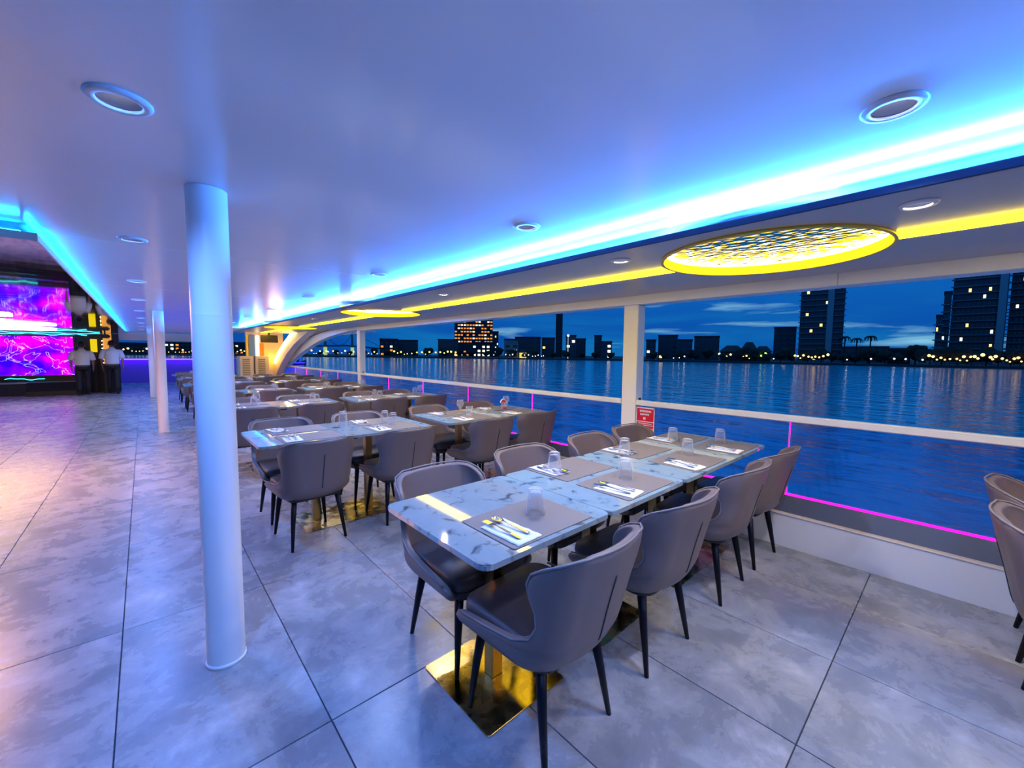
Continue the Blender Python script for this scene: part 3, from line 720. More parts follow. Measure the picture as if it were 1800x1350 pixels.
def build_arch():
    low = [(9.12,1.935),(9.65,1.907),(10.2,1.872),(11.03,1.81),(11.96,1.694),(12.75,1.559),(13.63,1.374),(14.62,1.13),(15.35,0.944),(15.98,0.788),(16.6,0.52),(16.95,0.247)]
    high = [(9.12,2.06),(9.8,2.075),(10.59,2.068),(11.94,2.036),(12.99,1.944),(14.22,1.731),(14.8,1.58),(15.3,1.424),(16.36,0.978),(16.9,0.70),(17.1,0.48),(17.2,0.247)]
    lo = resample(low, 25); hi = resample(high, 25)
    t = thing('arch_frame', 'curved white arch sweeping down from the square post to the deck', 'arch')
    bm = bmesh.new(); ribbon_slab(bm, lo, hi, 3.57, 3.72); new_obj('outer_rib', bm_mesh(bm, 'outer_rib', False), M['white'], t)
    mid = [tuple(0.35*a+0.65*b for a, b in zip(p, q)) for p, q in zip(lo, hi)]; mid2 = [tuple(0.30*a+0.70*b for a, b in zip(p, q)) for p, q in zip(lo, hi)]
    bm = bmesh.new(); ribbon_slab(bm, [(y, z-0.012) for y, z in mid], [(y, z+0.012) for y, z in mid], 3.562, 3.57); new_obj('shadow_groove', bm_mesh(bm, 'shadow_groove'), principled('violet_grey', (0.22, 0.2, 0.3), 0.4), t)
    led = [at(px, py, 0, 3.30) for px, py in ((524,578),(512,590),(501,605),(491,621),(484,636),(478,652),(474,664))]
    led = resample([(p.y, p.z) for p in led], 22)
    inn = [at(px, py, 0, 3.30) for px, py in ((545,579),(531,591),(515,606),(503,622),(494,638),(487,653),(483,665))]
    inn = resample([(p.y, p.z) for p in inn], 22)
    bm = bmesh.new(); ribbon_slab(bm, inn, led, 3.31, 3.50); new_obj('inner_rib', bm_mesh(bm, 'inner_rib'), M['white_plain'], t)
    bm = bmesh.new(); ribbon_slab(bm, [(y-0.03, z-0.03) for y, z in led], [(y+0.05, z+0.05) for y, z in led], 3.27, 3.30)
    new_obj('warm_light_line', bm_mesh(bm, 'warm_light_line'), M['warm_led'], t)
    # cabin wall behind the arch
    YW = 15.6
    xl = at(432, 600, 1, YW).x
    w = thing('wall_far', 'cream cabin wall glowing in warm light behind the arch', None, kind='structure')
    new_obj('wall_panel', box_mesh('wall_panel', xl, 3.55, YW, YW+0.12, 0.0, 2.07), principled('cream_paint', (0.75, 0.62, 0.38), 0.5), w)
    for nm, p0, p1, m in (('blue_panel', (437, 588), (448.5, 626), principled('blue_panel', (0.12, 0.28, 0.75), 0.3)), ('orange_doorway', (456, 603), (464, 627), principled('orange_doorway', (0.9, 0.25, 0.02), 0.6)), ('yellow_jamb', (431.5, 589), (436.5, 628), principled('yellow_jamb', (0.9, 0.72, 0.05), 0.5))):  # the flat orange piece stands for a doorway
        a = at(*p0, 1, YW); b = at(*p1, 1, YW)
        new_obj(nm, box_mesh(nm, a.x, b.x, YW-0.03, YW-0.002, min(a.z, b.z), max(a.z, b.z)), m, w)
    a = at(449.5, 590, 1, YW); b = at(455, 628, 1, YW)
    o = new_obj('wall_light', box_mesh('wall_light', a.x, b.x, YW-0.06, YW-0.003, b.z, a.z, bevel=0.01), emission('warm_white_tube', (1, 0.85, 0.6), 3.0)); tag(o, 'upright warm white tube light on the cream cabin wall', 'wall light')
    # air conditioners
    tan = principled('cream_cabinet', (0.72, 0.62, 0.42), 0.5); slat = principled('tan_louvre', (0.30, 0.22, 0.07), 0.5)
    for (p0, p1, lb) in ((421.5, 446, 'cream floor air conditioner nearer the aisle by the cabin wall'), (449, 473, 'cream floor air conditioner next to the glowing arch')):
        x0 = at(p0, 630, 1, 14.9).x; x1 = at(p1, 630, 1, 14.9).x; h = at((p0+p1)/2, 626, 1, 14.9).z
        t = thing('air_conditioner', lb, 'air conditioner', ((x0+x1)/2, 15.15, 0), 0, 'floor air conditioners'); hw = (x1-x0)/2
        new_obj('cabinet', box_mesh('cabinet', -hw, hw, -0.22, 0.22, 0.0, h, bevel=0.012), tan, t)
        g = new_obj('grille', box_mesh('grille', -hw*0.6, hw*0.45, -0.228, -0.221, h*0.52, h*0.93), slat, t)
        for k in range(9):
            z = h*0.53 + k*h*0.043; new_obj('slat', box_mesh('slat', -hw*0.6, hw*0.45, -0.240, -0.229, z, z+h*0.018), tan, g)
    # television hung under the soffit
    t = thing('television', 'black television hung from the soffit near the arch', 'television', (0, 0, 0))
    a = at(458, 588.5, 1, 13.6); b = at(489, 602.5, 1, 13.6)
    new_obj('screen_case', box_mesh('screen_case', a.x, b.x, 13.6, 13.66, b.z, a.z, bevel=0.008), principled('tv_case', (0.05, 0.04, 0.03), 0.25), t)
    new_obj('bracket', box_mesh('bracket', (a.x+b.x)/2-0.02, (a.x+b.x)/2+0.02, 13.66, 13.70, a.z-0.08, SOF-0.001), M['black'], t)
    # small striped awning outside the arch
    aw = thing('awning', 'small striped awning outside the railing under the arch', 'awning')
    c0 = at(578, 579, 0, 4.3); c1 = at(631, 582, 0, 4.3)
    n = 9
    for k in range(n):
        f0, f1 = k/n, (k+0.62)/n
        bm = bmesh.new()
        ya, yb = c0.y+(c1.y-c0.y)*f0, c0.y+(c1.y-c0.y)*f1
        vs = [(4.15, ya, c0.z+0.05), (4.15, yb, c0.z+0.05), (4.75, yb, c0.z-0.10), (4.75, ya, c0.z-0.10)]
        lo = [bm.verts.new(p) for p in vs]; hi = [bm.verts.new((p[0], p[1], p[2]+0.02)) for p in vs]
        bm.faces.new(lo[::-1]); bm.faces.new(hi)
        for i in range(4): bm.faces.new((lo[i], lo[(i+1)%4], hi[(i+1)%4], hi[i]))
        new_obj('slat', bm_mesh(bm, 'slat'), M['white_plain'], aw)
    new_obj('front_bar', box_mesh('front_bar', 4.72, 4.78, min(c0.y, c1.y), max(c0.y, c1.y), c0.z-0.15, c0.z-0.11), M['white_plain'], aw)
    new_obj('arm', box_mesh('arm', 3.73, 4.75, c0.y-0.03, c0.y+0.03, c0.z-0.02, c0.z+0.02), M['white_plain'], aw)
build_arch()

# ------------------------------------------------------------------ bow and stage
def build_bow():
    b = thing('trim_2', 'beam across the far end of the ceiling', None, kind='structure')
    new_obj('end_beam', box_mesh('end_beam', -8.0, 2.3, 19.9, 20.06, 1.78, 2.07), M['white_plain'], b)
    w = thing('wall_bow', 'violet lit bulwark across the bow', None, kind='structure')
    new_obj('bulwark', box_mesh('bulwark', -1.2, 3.4, 24.4, 24.6, 0.0, 1.05), principled('violet_washed_panel', (0.30, 0.12, 0.75), 0.35), w)  # the violet wash of light is put into the panel's colour
    o = new_obj('bow_fill_strip', box_mesh('bow_fill_strip', -1.1, 3.3, 24.20, 24.24, 1.02, 1.05), emission('violet_fill', (0.16, 0.02, 1.0), 9)); tag(o, 'added violet light strip along the top of the bow bulwark', 'light strip')  # strip added to throw violet light on the bulwark
    new_obj('strip_shelf', box_mesh('strip_shelf', -1.2, 3.4, 24.18, 24.40, 1.052, 1.075), M['white_plain'], w)
    # stage
    t = thing('stage', 'low dark stage platform under the violet screen', 'stage')
    new_obj('platform', box_mesh('platform', -6.5, -1.66, 19.30, 21.5, 0.0, 0.42, bevel=0.01), principled('stage_black', (0.03, 0.03, 0.06), 0.25), t)
    new_obj('edge_trim', box_mesh('edge_trim', -6.5, -1.66, 19.285, 19.299, 0.36, 0.41), M['steel'], t)
    w2 = thing('wall_stage', 'dark partition beside the violet screen', None, kind='structure')
    new_obj('partition', box_mesh('partition', -1.650, -0.62, 19.62, 19.74, 0.0, 1.98), principled('dark_partition', (0.012, 0.012, 0.02), 0.5), w2)
    # led screen
    m = bpy.data.materials.new('violet_led_picture'); m.use_nodes = True; nt = m.node_tree; nt.nodes.clear(); N = nt.nodes; L = nt.links
    out = N.new('ShaderNodeOutputMaterial'); em = N.new('ShaderNodeEmission'); L.new(em.outputs[0], out.inputs[0])
    tc = N.new('ShaderNodeTexCoord')
    n1 = N.new('ShaderNodeTexNoise'); n1.inputs['Scale'].default_value = 1.6; n1.inputs['Detail'].default_value = 3; L.new(tc.outputs['Object'], n1.inputs['Vector'])
    r = N.new('ShaderNodeValToRGB'); L.new(n1.outputs['Fac'], r.inputs[0]); e = r.color_ramp.elements
    e[0].position = 0.36; e[0].color = (0.03, 0.0, 0.95, 1); e[1].position = 0.66; e[1].color = (0.95, 0.0, 0.75, 1); k = e.new(0.5); k.color = (0.22, 0.0, 1.0, 1)
    n2 = N.new('ShaderNodeTexNoise'); n2.inputs['Scale'].default_value = 2.6; n2.inputs['Detail'].default_value = 2; n2.inputs['Distortion'].default_value = 1.2; L.new(tc.outputs['Object'], n2.inputs['Vector'])
    r2 = N.new('ShaderNodeValToRGB'); L.new(n2.outputs['Fac'], r2.inputs[0]); e = r2.color_ramp.elements
    e[0].position = 0.485; e[0].color = (0,0,0,1); e[1].position = 0.515; e[1].color = (0,0,0,1); k = e.new(0.50); k.color = (0.7,0.7,0.7,1)
    mx = N.new('ShaderNodeMixRGB'); L.new(r2.outputs[0], mx.inputs[0]); L.new(r.outputs[0], mx.inputs[1]); mx.inputs[2].default_value = (0.8, 0.55, 1.0, 1)
    L.new(mx.outputs[0], em.inputs[0]); em.inputs[1].default_value = 1.25
    t = thing('led_screen', 'wide violet and magenta light screen behind the stage', 'screen', (-4.1, 19.6, 0))
    new_obj('display', box_mesh('display', -2.5, 2.40, 0.0, 0.04, 0.60, 1.84), m, t)
    fm = M['black']
    for a in ((-2.55, 2.44, 0.0, 0.06, 1.841, 1.88), (-2.55, 2.44, 0.0, 0.06, 0.55, 0.599), (2.401, 2.44, 0.0, 0.06, 0.60, 1.84)):
        new_obj('bezel', box_mesh('bezel', *a), fm, t)
    new_obj('stand', box_mesh('stand', -2.4, 2.435, 0.06, 0.3, 0.421, 1.8), fm, t)
    cy = emission('cyan_neon', (0.05, 0.75, 0.95), 2.2, False)
    def wavy(x0, x1, z, amp, y, f, ph):
        return [(x0+(x1-x0)*i/60, y+0.02*math.sin(i*0.9), z + amp*math.sin(f*(x0+(x1-x0)*i/60)*2*PI+ph) + 0.4*amp*math.sin(2.7*f*(x0+(x1-x0)*i/60)*2*PI)) for i in range(61)]
    for nm, a, lb in (('a', (-3.6, -1.35, 1.90, 0.022, 19.25, 1.1, 0.3), 'wavy cyan neon tube above the violet screen'), ('b', (-3.6, -1.05, 1.945, 0.014, 19.28, 0.9, 1.7), 'upper wavy cyan neon tube under the mirror ceiling'), ('c', (-3.15, -2.35, 0.50, 0.022, 19.4, 1.3, 0.8), 'wavy cyan neon tube on the stage below the screen')):
        bm = bmesh.new(); tube(bm, wavy(*a), 0.011, 6); o = new_obj('neon_tube', bm_mesh(bm, 'neon_tube', True), cy); tag(o, lb, 'neon light', 'cyan neon tubes')
    # glowing drum lamps under the mirror ceiling
    warm = emission('warm_drum_glow', (1.0, 0.70, 0.40), 5.0); floorlamp = emission('amber_drum_glow', (1.0, 0.44, 0.09), 30.0)
    for (x, y, r, lb) in ((-2.45, 15.4, 0.85, 'large glowing drum lamp under the mirror ceiling near the stage'), (-2.35, 11.7, 0.6, 'smaller glowing drum lamp under the mirror ceiling'), (-1.80, 6.3, 0.62, 'glowing drum lamp under the mirror ceiling close to the columns')):
        t = thing('drum_lamp', lb, 'ceiling lamp', (x, y, 1.9), 0, 'glowing drum lamps')
        bm = bmesh.new(); lathe(bm, [(0, 0.0), (r-0.02, 0.0), (r, 0.012), (r, 0.05), (0, 0.05)], 48); new_obj('shade', bm_mesh(bm, 'shade', False), floorlamp if y < 7 else warm, t)
        bm = bmesh.new(); lathe(bm, [(0, 0.051), (r*0.5, 0.051), (r*0.5, 0.084), (0, 0.084)], 32); new_obj('canopy', bm_mesh(bm, 'canopy'), M['white_plain'], t)
    # amber column, hanging speaker, black gear beside the stage
    t = thing('amber_column', 'amber lit column at the end of the mirror ceiling', 'column', (-0.88, 19.15, 0))
    new_obj('shaft', box_mesh('shaft', -0.10, 0.10, -0.06, 0.06, 0.96, 1.98, bevel=0.01), principled('amber_lit_glow', (0.65, 0.30, 0.05), 0.4, emis=(1.0, 0.42, 0.05), emis_s=0.5), t)  # emission stands in for the warm light falling on the column
    new_obj('plinth', box_mesh('plinth', -0.13, 0.13, -0.09, 0.09, 0.0, 0.958, bevel=0.01), M['black'], t)
    for k in range(7): new_obj('bead_light', (lambda bm: (ellipsoid(bm, (-0.12, -0.07, 1.0+k*0.12), (0.018,0.018,0.018), 1), bm_mesh(bm, 'bead_light', True))[1])(bmesh.new()), emission('bead', (1.0, 0.75, 0.3), 6, False), t)
    t = thing('lantern', 'yellow glowing lantern panel behind the walking men', 'lantern', (-1.22, 19.45, 0))
    new_obj('panel', box_mesh('panel', -0.08, 0.08, 0, 0.05, 1.35, 1.78, bevel=0.01), emission('lantern_yellow', (0.75, 0.55, 0.01), 0.9, False), t)
    new_obj('stand', box_mesh('stand', -0.05, 0.05, 0.0, 0.05, 0.0, 1.249), M['black'], t)
    t = thing('ceiling_speaker', 'black speaker hung from the end of the mirror ceiling', 'speaker', (-0.90, 18.6, 0))
    bm = bmesh.new(); box(bm, -0.12, 0.12, -0.10, 0.10, 1.80, 1.925, bevel=0.03, seg=2); new_obj('case', bm_mesh(bm, 'case'), M['black'], t)
    new_obj('bracket', box_mesh('bracket', -0.02, 0.02, -0.02, 0.02, 1.926, 1.984), M['black'], t)
    t = thing('stage_monitor', 'black wedge of stage gear with a teal cloth at the stage foot', 'speaker', (-2.05, 18.98, 0))
    bm = bmesh.new()
    prof = [(-0.22, 0.0), (0.22, 0.0), (0.22, 0.40), (0.02, 0.40), (-0.22, 0.14)]
    lo = [bm.verts.new((-0.62, y, z)) for y, z in prof]; hi = [bm.verts.new((0.62, y, z)) for y, z in prof]
    bm.faces.new(lo); bm.faces.new(hi[::-1])
    for i in range(5): bm.faces.new((lo[i], lo[(i+1)%5], hi[(i+1)%5], hi[i]))
    new_obj('case', bm_mesh(bm, 'case'), M['black'], t)
    new_obj('cloth', box_mesh('cloth', -0.40, 0.05, 0.03, 0.21, 0.401, 0.415, bevel=0.004), principled('teal_cloth', (0.08, 0.35, 0.33), 0.7), t)
build_bow()

# ------------------------------------------------------------------ two people walking away
def build_person(x, y, rz, H, label, step, arm):
    k = H/1.72
    skin = principled('skin', (0.28, 0.15, 0.10), 0.5); hairm = principled('black_hair', (0.006, 0.006, 0.008), 0.5)
    shirt = principled('white_shirt', (0.74, 0.76, 0.80), 0.75); pants = principled('black_trousers', (0.008, 0.008, 0.014), 0.7)
    t = thing('person', label, 'person', (x, y, 0), rz, 'people walking away'); t.scale = (k, k, k)
    verts, edges, rad = [], [], []
    def v(p, r, parent=None):
        verts.append(p); rad.append(r); i = len(verts)-1
        if parent is not None: edges.append((parent, i))
        return i
    pel = v((0, 0, 0.95), (0.13, 0.11)); sp = v((0, 0, 1.12), (0.125, 0.095), pel); ch = v((0, -0.005, 1.30), (0.14, 0.10), sp); nb = v((0, 0, 1.43), (0.065, 0.06), ch)
    nk = v((0, 0.01, 1.50), (0.052, 0.052), nb); hd = v((0, 0.02, 1.575), (0.078, 0.088), nk); v((0, 0.02, 1.66), (0.066, 0.078), hd)
    for s in (-1, 1):
        sh = v((s*0.175, 0, 1.385), (0.055, 0.055), ch); fw = s*arm
        el = v((s*0.245, -0.03+0.05*fw, 1.12), (0.040, 0.040), sh); wr = v((s*0.245, 0.03+0.13*fw, 0.90), (0.027, 0.027), el)
        pm = v((s*0.242, 0.04+0.15*fw, 0.835), (0.030, 0.022), wr)
        for q in range(4):
            oy = (q-1.5)*0.018; ln = (0.055, 0.068, 0.064, 0.05)[q]
            a = v((s*0.240, 0.045+0.155*fw+oy, 0.79), (0.009, 0.009), pm); v((s*0.232, 0.05+0.16*fw+oy, 0.79-ln), (0.007, 0.007), a)
        th = v((s*0.225, 0.075+0.15*fw, 0.825), (0.010, 0.010), pm); v((s*0.215, 0.09+0.155*fw, 0.785), (0.008, 0.008), th)
        hp = v((s*0.092, 0, 0.90), (0.085, 0.085), pel); st = s*step
        kn = v((s*0.098, 0.03+0.10*st, 0.50), (0.058, 0.058), hp); an = v((s*0.10, -0.02+0.20*st, 0.085+0.02*(st < 0)), (0.036, 0.036), kn); v((s*0.108, 0.11+0.20*st, 0.035), (0.032, 0.028), an)
    me = bpy.data.meshes.new('body_raw'); me.from_pydata(verts, edges, []); ob = bpy.data.objects.new('body_raw', me); C.objects.link(ob)
    ob.modifiers.new('skin', 'SKIN')
    for i, sv in enumerate(me.skin_vertices[0].data): sv.radius = rad[i]; sv.use_root = (i == 0)
    ss = ob.modifiers.new('sub', 'SUBSURF'); ss.levels = 1; ss.render_levels = 1
    bme = baked(ob, 'body'); bme.materials.clear(); bme.materials.append(skin); body = new_obj('body', bme, None, t)
    def loft(bm, rings, n=20):
        R = [[bm.verts.new((cx+rx*math.cos(2*PI*i/n), cy+ry*math.sin(2*PI*i/n), z)) for i in range(n)] for (cx, cy, z, rx, ry) in rings]
        for a, b in zip(R, R[1:]):
            for i in range(n): bm.faces.new((a[i], a[(i+1)%n], b[(i+1)%n], b[i]))
        bm.faces.new(R[0][::-1]); bm.faces.new(R[-1])
    bm = bmesh.new()
    loft(bm, [(0,0,0.93,0.172,0.128),(0,0,1.0,0.178,0.132),(0,0,1.12,0.180,0.128),(0,0,1.25,0.195,0.13),(0,0,1.35,0.205,0.125),(0,0,1.40,0.185,0.105),(0,0.005,1.44,0.11,0.08),(0,0.008,1.475,0.068,0.066)])
    for s in (-1, 1):
        fw = s*arm; tube(bm, [(s*0.13, 0, 1.38), (s*0.19, -0.005, 1.36), (s*0.232, -0.018+0.025*fw, 1.24), (s*0.252, -0.028+0.045*fw, 1.13)], [0.07, 0.076, 0.068, 0.066], 14)
    o = new_obj('shirt', bm_mesh(bm, 'shirt', True), shirt, t)
    bm = bmesh.new(); lathe(bm, [(0.054, 1.462), (0.066, 1.470), (0.060, 1.505), (0.055, 1.505)], 20, 0, 0.008); new_obj('collar', bm_mesh(bm, 'collar', True), shirt, o)
    bm = bmesh.new(); loft(bm, [(0,0,0.80,0.165,0.122),(0,0,0.88,0.172,0.13),(0,0,0.955,0.168,0.124)])
    for s in (-1, 1):
        st = s*step; tube(bm, [(s*0.088,0,0.90), (s*0.093,0.015+0.03*st,0.75), (s*0.098,0.03+0.10*st,0.50), (s*0.10,0.0+0.16*st,0.25), (s*0.10,-0.02+0.20*st,0.07+0.02*(st<0))], [0.095,0.092,0.074,0.066,0.062], 14)
    o = new_obj('trousers', bm_mesh(bm, 'trousers', True), pants, t)
    bm = bmesh.new(); lathe(bm, [(0.172, 0.935), (0.180, 0.937), (0.180, 0.965), (0.172, 0.967)], 24, close=True)
    for vv in bm.verts: vv.co.y *= 0.74
    new_obj('belt', bm_mesh(bm, 'belt'), M['black'], o)
    bm = bmesh.new(); ellipsoid(bm, (0, 0.005, 1.635), (0.088, 0.100, 0.095), 3)
    for vv in bm.verts:
        if vv.co.y > 0.055 and vv.co.z < 1.67: vv.co.y = 0.055 - 0.02
        if vv.co.z < 1.545: vv.co.z = 1.545
    new_obj('hair', bm_mesh(bm, 'hair', True), hairm, t)
    bm = bmesh.new()
    for s in (-1, 1): ellipsoid(bm, (s*0.086, 0.035, 1.60), (0.012, 0.022, 0.03), 2)
    ellipsoid(bm, (0, 0.115, 1.585), (0.014, 0.02, 0.024), 2)
    new_obj('ears_and_nose', bm_mesh(bm, 'ears_and_nose', True), skin, body)
    for s in (-1, 1):
        st = s*step; bm = bmesh.new(); ellipsoid(bm, (s*0.106, 0.05+0.20*st, 0.042), (0.048, 0.135, 0.042), 2)
        for vv in bm.verts: vv.co.z = max(vv.co.z, 0.003)
        new_obj('shoe', bm_mesh(bm, 'shoe', True), M['black'], t)
build_person(-1.44, 18.55, math.radians(4), 1.67, 'person in a white short-sleeved shirt walking beside the screen', 0.35, 0.6)
build_person(-0.76, 18.55, math.radians(-3), 1.73, 'person in a white shirt walking past the amber column', -0.75, -0.5)

# ------------------------------------------------------------------ river, hull and far bank
def build_river():
    wm = principled('river_water', (0.018, 0.38, 0.62), 0.10, spec=0.5)
    add_tex(wm, 'noise', 0.6, 6, bump=0.7, bump_dist=0.36, stretch=(1.0, 0.55, 1), coord='World')
    add_tex(wm, 'noise', 3.0, 4, bump=0.5, bump_dist=0.06, stretch=(1.0, 0.6, 1), coord='World')
    o = new_obj('river', box_mesh('river', -900, 900, -500, 1500, -2.3, -1.8), wm); tag(o, 'dark blue rippled river', None, None, 'structure')
    o = new_obj('hull', box_mesh('hull', -9.2, 3.70, -6.2, 26.2, -1.95, -0.101), M['white_plain']); tag(o, 'white hull side under the deck', None, None, 'structure')
SHORE = [(195,-120),(198,-40),(200,0),(206,40),(210,80),(206,130),(190,180),(165,235),(130,290),(88,340),(40,400),(-40,450),(-220,500)]
def shore_hit(px):
    d = RM @ _ray((px, 630)); d = Vector((d.x, d.y)).normalized()
    for a, b in zip(SHORE, SHORE[1:]):
        A, B = Vector(a), Vector(b); e = B-A; den = d.x*e.y - d.y*e.x
        if abs(den) < 1e-9: continue
        t = (A.x*e.y - A.y*e.x)/den; u = (A.x*d.y - A.y*d.x)/den
        if t > 0 and -1e-6 <= u <= 1+1e-6: return d, t
    return d, 300.0
def z_at(px, py, rng):
    d = RM @ _ray((px, py)); return CAM_H + d.z/math.hypot(d.x, d.y)*rng
BANK = -1.0
B = {'navy': principled('navy_concrete', (0.030, 0.040, 0.075), 0.7), 'grey': principled('pale_concrete', (0.16, 0.17, 0.20), 0.7), 'dark': principled('dark_concrete', (0.010, 0.014, 0.03), 0.8),
     'slab': principled('balcony_slab', (0.10, 0.13, 0.19), 0.6), 'glassy': principled('dark_window', (0.012, 0.02, 0.05), 0.15), 'strip': principled('pale_column', (0.20, 0.25, 0.34), 0.5),
     'lit': emission('lit_window_warm', (1.0, 0.62, 0.18), 1.6, False), 'lit2': emission('lit_window_white', (0.95, 0.9, 0.7), 1.3, False), 'orange': emission('lit_window_orange', (1.0, 0.34, 0.05), 0.8, False), 'roof': principled('dark_roof', (0.015, 0.016, 0.025), 0.8)}
def building(name, pl, pr, pt, label, back=1.08, depth=16, mat='navy', floors=3.2, lit=0.08, cols=None, slabs=False, litmat='lit', seed=1, top=None, pane=(0.55, 0.5), z_lit=None):
    pc = (pl+pr)/2; d, rng = shore_hit(pc); rng *= back
    dl = RM @ _ray((pl, 630)); dr = RM @ _ray((pr, 630))
    al, ar = math.atan2(dl.x, dl.y), math.atan2(dr.x, dr.y); w = 2*rng*math.tan((ar-al)/2); h = (z_at(pc, pt, rng) if top is None else top) - BANK
    t = thing(name, label, 'building', (d.x*rng, d.y*rng, BANK), -math.atan2(d.x, d.y), 'buildings on the far bank')   # local +y points away from the boat
    new_obj('walls', box_mesh('walls', -w/2, w/2, 0, depth, 0, h), B[mat], t)
    new_obj('roof_parapet', box_mesh('roof_parapet', -w/2-0.2, w/2+0.2, -0.2, depth+0.2, h, h+0.9), B['roof'], t)
    rnd = random.Random(seed); nf = int(h/floors); nc = cols or max(2, int(w/3.4))
    me_w = box_mesh('window', -w/nc*pane[0]/2, w/nc*pane[0]/2, -0.06, -0.005, 0, floors*pane[1])
    ml = {}
    for key in ('glassy', litmat, 'lit2'):
        mm = me_w.copy(); mm.materials.append(B[key]); ml[key] = mm
    for f in range(nf):
        z = 0.9 + f*floors
        if slabs:
            new_obj('balcony', box_mesh('balcony', -w/2-0.7, w/2+0.7, -0.8, -0.10, z-0.75, z-0.25), B['slab'], t)
        if floors*pane[1]+z > h: continue
        for c in range(nc):
            r = rnd.random(); L = lit if (z_lit is None or z_lit[0] <= z <= z_lit[1]) else lit*0.12
            key = litmat if r < L*0.75 else ('lit2' if r < L else 'glassy')
            if key == 'glassy' and slabs and rnd.random() < 0.0: continue
            o = new_obj('window', ml[key], None, t); o.location = (-w/2 + (c+0.5)*w/nc, 0, z)
    return t, w, h, depth
def build_city():
    bm = bmesh.new(); pts = SHORE; outer = [(p[0]*1.0+ (700 if i < 8 else 200), p[1] + (0 if i < 5 else 500)) for i, p in enumerate(pts)]
    lo = [bm.verts.new((*p, -2.2)) for p in pts]; hi = [bm.verts.new((*p, BANK)) for p in pts]; far = [bm.verts.new((*p, BANK)) for p in outer]
    for i in range(len(pts)-1):
        bm.faces.new((lo[i], lo[i+1], hi[i+1], hi[i])); bm.faces.new((hi[i], hi[i+1], far[i+1], far[i]))
    o = new_obj('far_bank_ground', bm_mesh(bm, 'far_bank_ground'), B['dark']); tag(o, 'dark quay and ground of the far bank', None, None, 'structure')
    t, w, h, d = building('tower', 1401, 1478, 500, 'tall balconied apartment tower rising behind the low pavilions', lit=0.06, slabs=True, top=84, cols=9, seed=3, back=1.42)
    new_obj('corner_strip', box_mesh('corner_strip', w*0.12, w*0.26, -1.0, 0.0, 0, h), B['strip'], t)
    t, w, h, d = building('tower', 1664, 1760, 500, 'wide residential tower with a pale lift shaft at the picture edge', lit=0.05, slabs=True, top=86, cols=11, seed=5, back=1.42)
    new_obj('lift_shaft', box_mesh('lift_shaft', w*0.34, w*0.48, -1.4, 0.0, 0, h+4), B['strip'], t)
    building('tower', 1765, 1840, 500, 'dark residential tower beyond the pale lift shaft', lit=0.04, slabs=True, top=82, cols=8, seed=6, back=1.55)
    building('stepped_block', 1651, 1664, 516, 'narrow stepped wing on the side of the wide tower', lit=0.10, slabs=True, cols=2, seed=7, back=1.32, depth=10)
    building('stepped_block', 1640, 1651, 557, 'lowest step of the wide tower', lit=0.05, slabs=True, cols=2, seed=8, back=1.24, depth=10)
    building('office_block', 1358, 1397, 577, 'plain dark office block beside the tall apartment tower', lit=0.02, seed=9, back=1.5)
    building('office_tower', 799, 866, 545, 'office tower with rows of orange lit windows', lit=0.75, litmat='orange', cols=13, seed=12, back=1.42, pane=(0.7, 0.42), top=92, mat='dark', z_lit=(13, 60))
    building('office_block', 866, 876, 584, 'narrow annex of the orange lit office tower', lit=0.25, cols=3, seed=13, back=1.30, mat='dark', depth=10)
    building('slab_tower', 976, 988, 540, 'thin black slab tower standing alone', lit=0.01, cols=3, seed=14, back=1.5, mat='dark', top=95)
    lows = [(205,262,604,'dark','long dark warehouse ahead of the bow',0.06,'orange'),(280,345,603,'dark','dark block with orange windows seen past the second column',0.30,'orange'),(405,437,603,'dark','dark block with orange windows past the air conditioners',0.30,'orange'),(886,911,598,'grey','pale lit hotel block between office tower and slim tower',0.35,'lit2'),(905,950,594,'navy','long dark block behind the pale hotel',0.05,'lit'),(952,975,595,'navy','square block beside the thin black tower',0.12,'lit'),
            (994,1012,591,'navy','dark block with a tall lamp mast before it',0.08,'lit2'),(1010,1029,597,'navy','low stepped block after the mast',0.06,'lit'),(1044,1057,591,'navy','slim upright block in the dark row',0.05,'lit2'),
            (1056,1075,602,'navy','low block with bright roof lights',0.35,'lit2'),(1135,1152,599,'navy','small block just after the square post',0.04,'lit'),(1156,1190,591,'navy','double topped apartment block after the square post',0.05,'lit'),
            (1189,1216,599,'navy','lower half of the double block',0.05,'lit'),(1219,1263,593,'navy','broad flat roofed block on the far bank',0.03,'lit'),(1476,1560,612,'navy','long low terrace between the two big towers',0.05,'lit'),
            (1560,1600,616,'dark','low boathouse between the two big towers',0.04,'lit'),(668,700,597,'dark','orange lit hotel by the water near the second post',0.5,'orange'),(700,735,599,'navy','dim hotel wing behind the trees',0.08,'lit'),
            (770,806,598,'navy','terraced block leaning against the office tower',0.12,'lit'),(830,870,603,'dark','bright podium under the orange lit tower',0.4,'lit2')]
    for i, (a, b, pt, mt, lb, lt, lm) in enumerate(lows):
        building('apartment_block', a, b, pt, lb, lit=lt, litmat=lm, seed=20+i, mat=mt, back=(1.08, 1.17, 1.26)[i%3], depth=12)
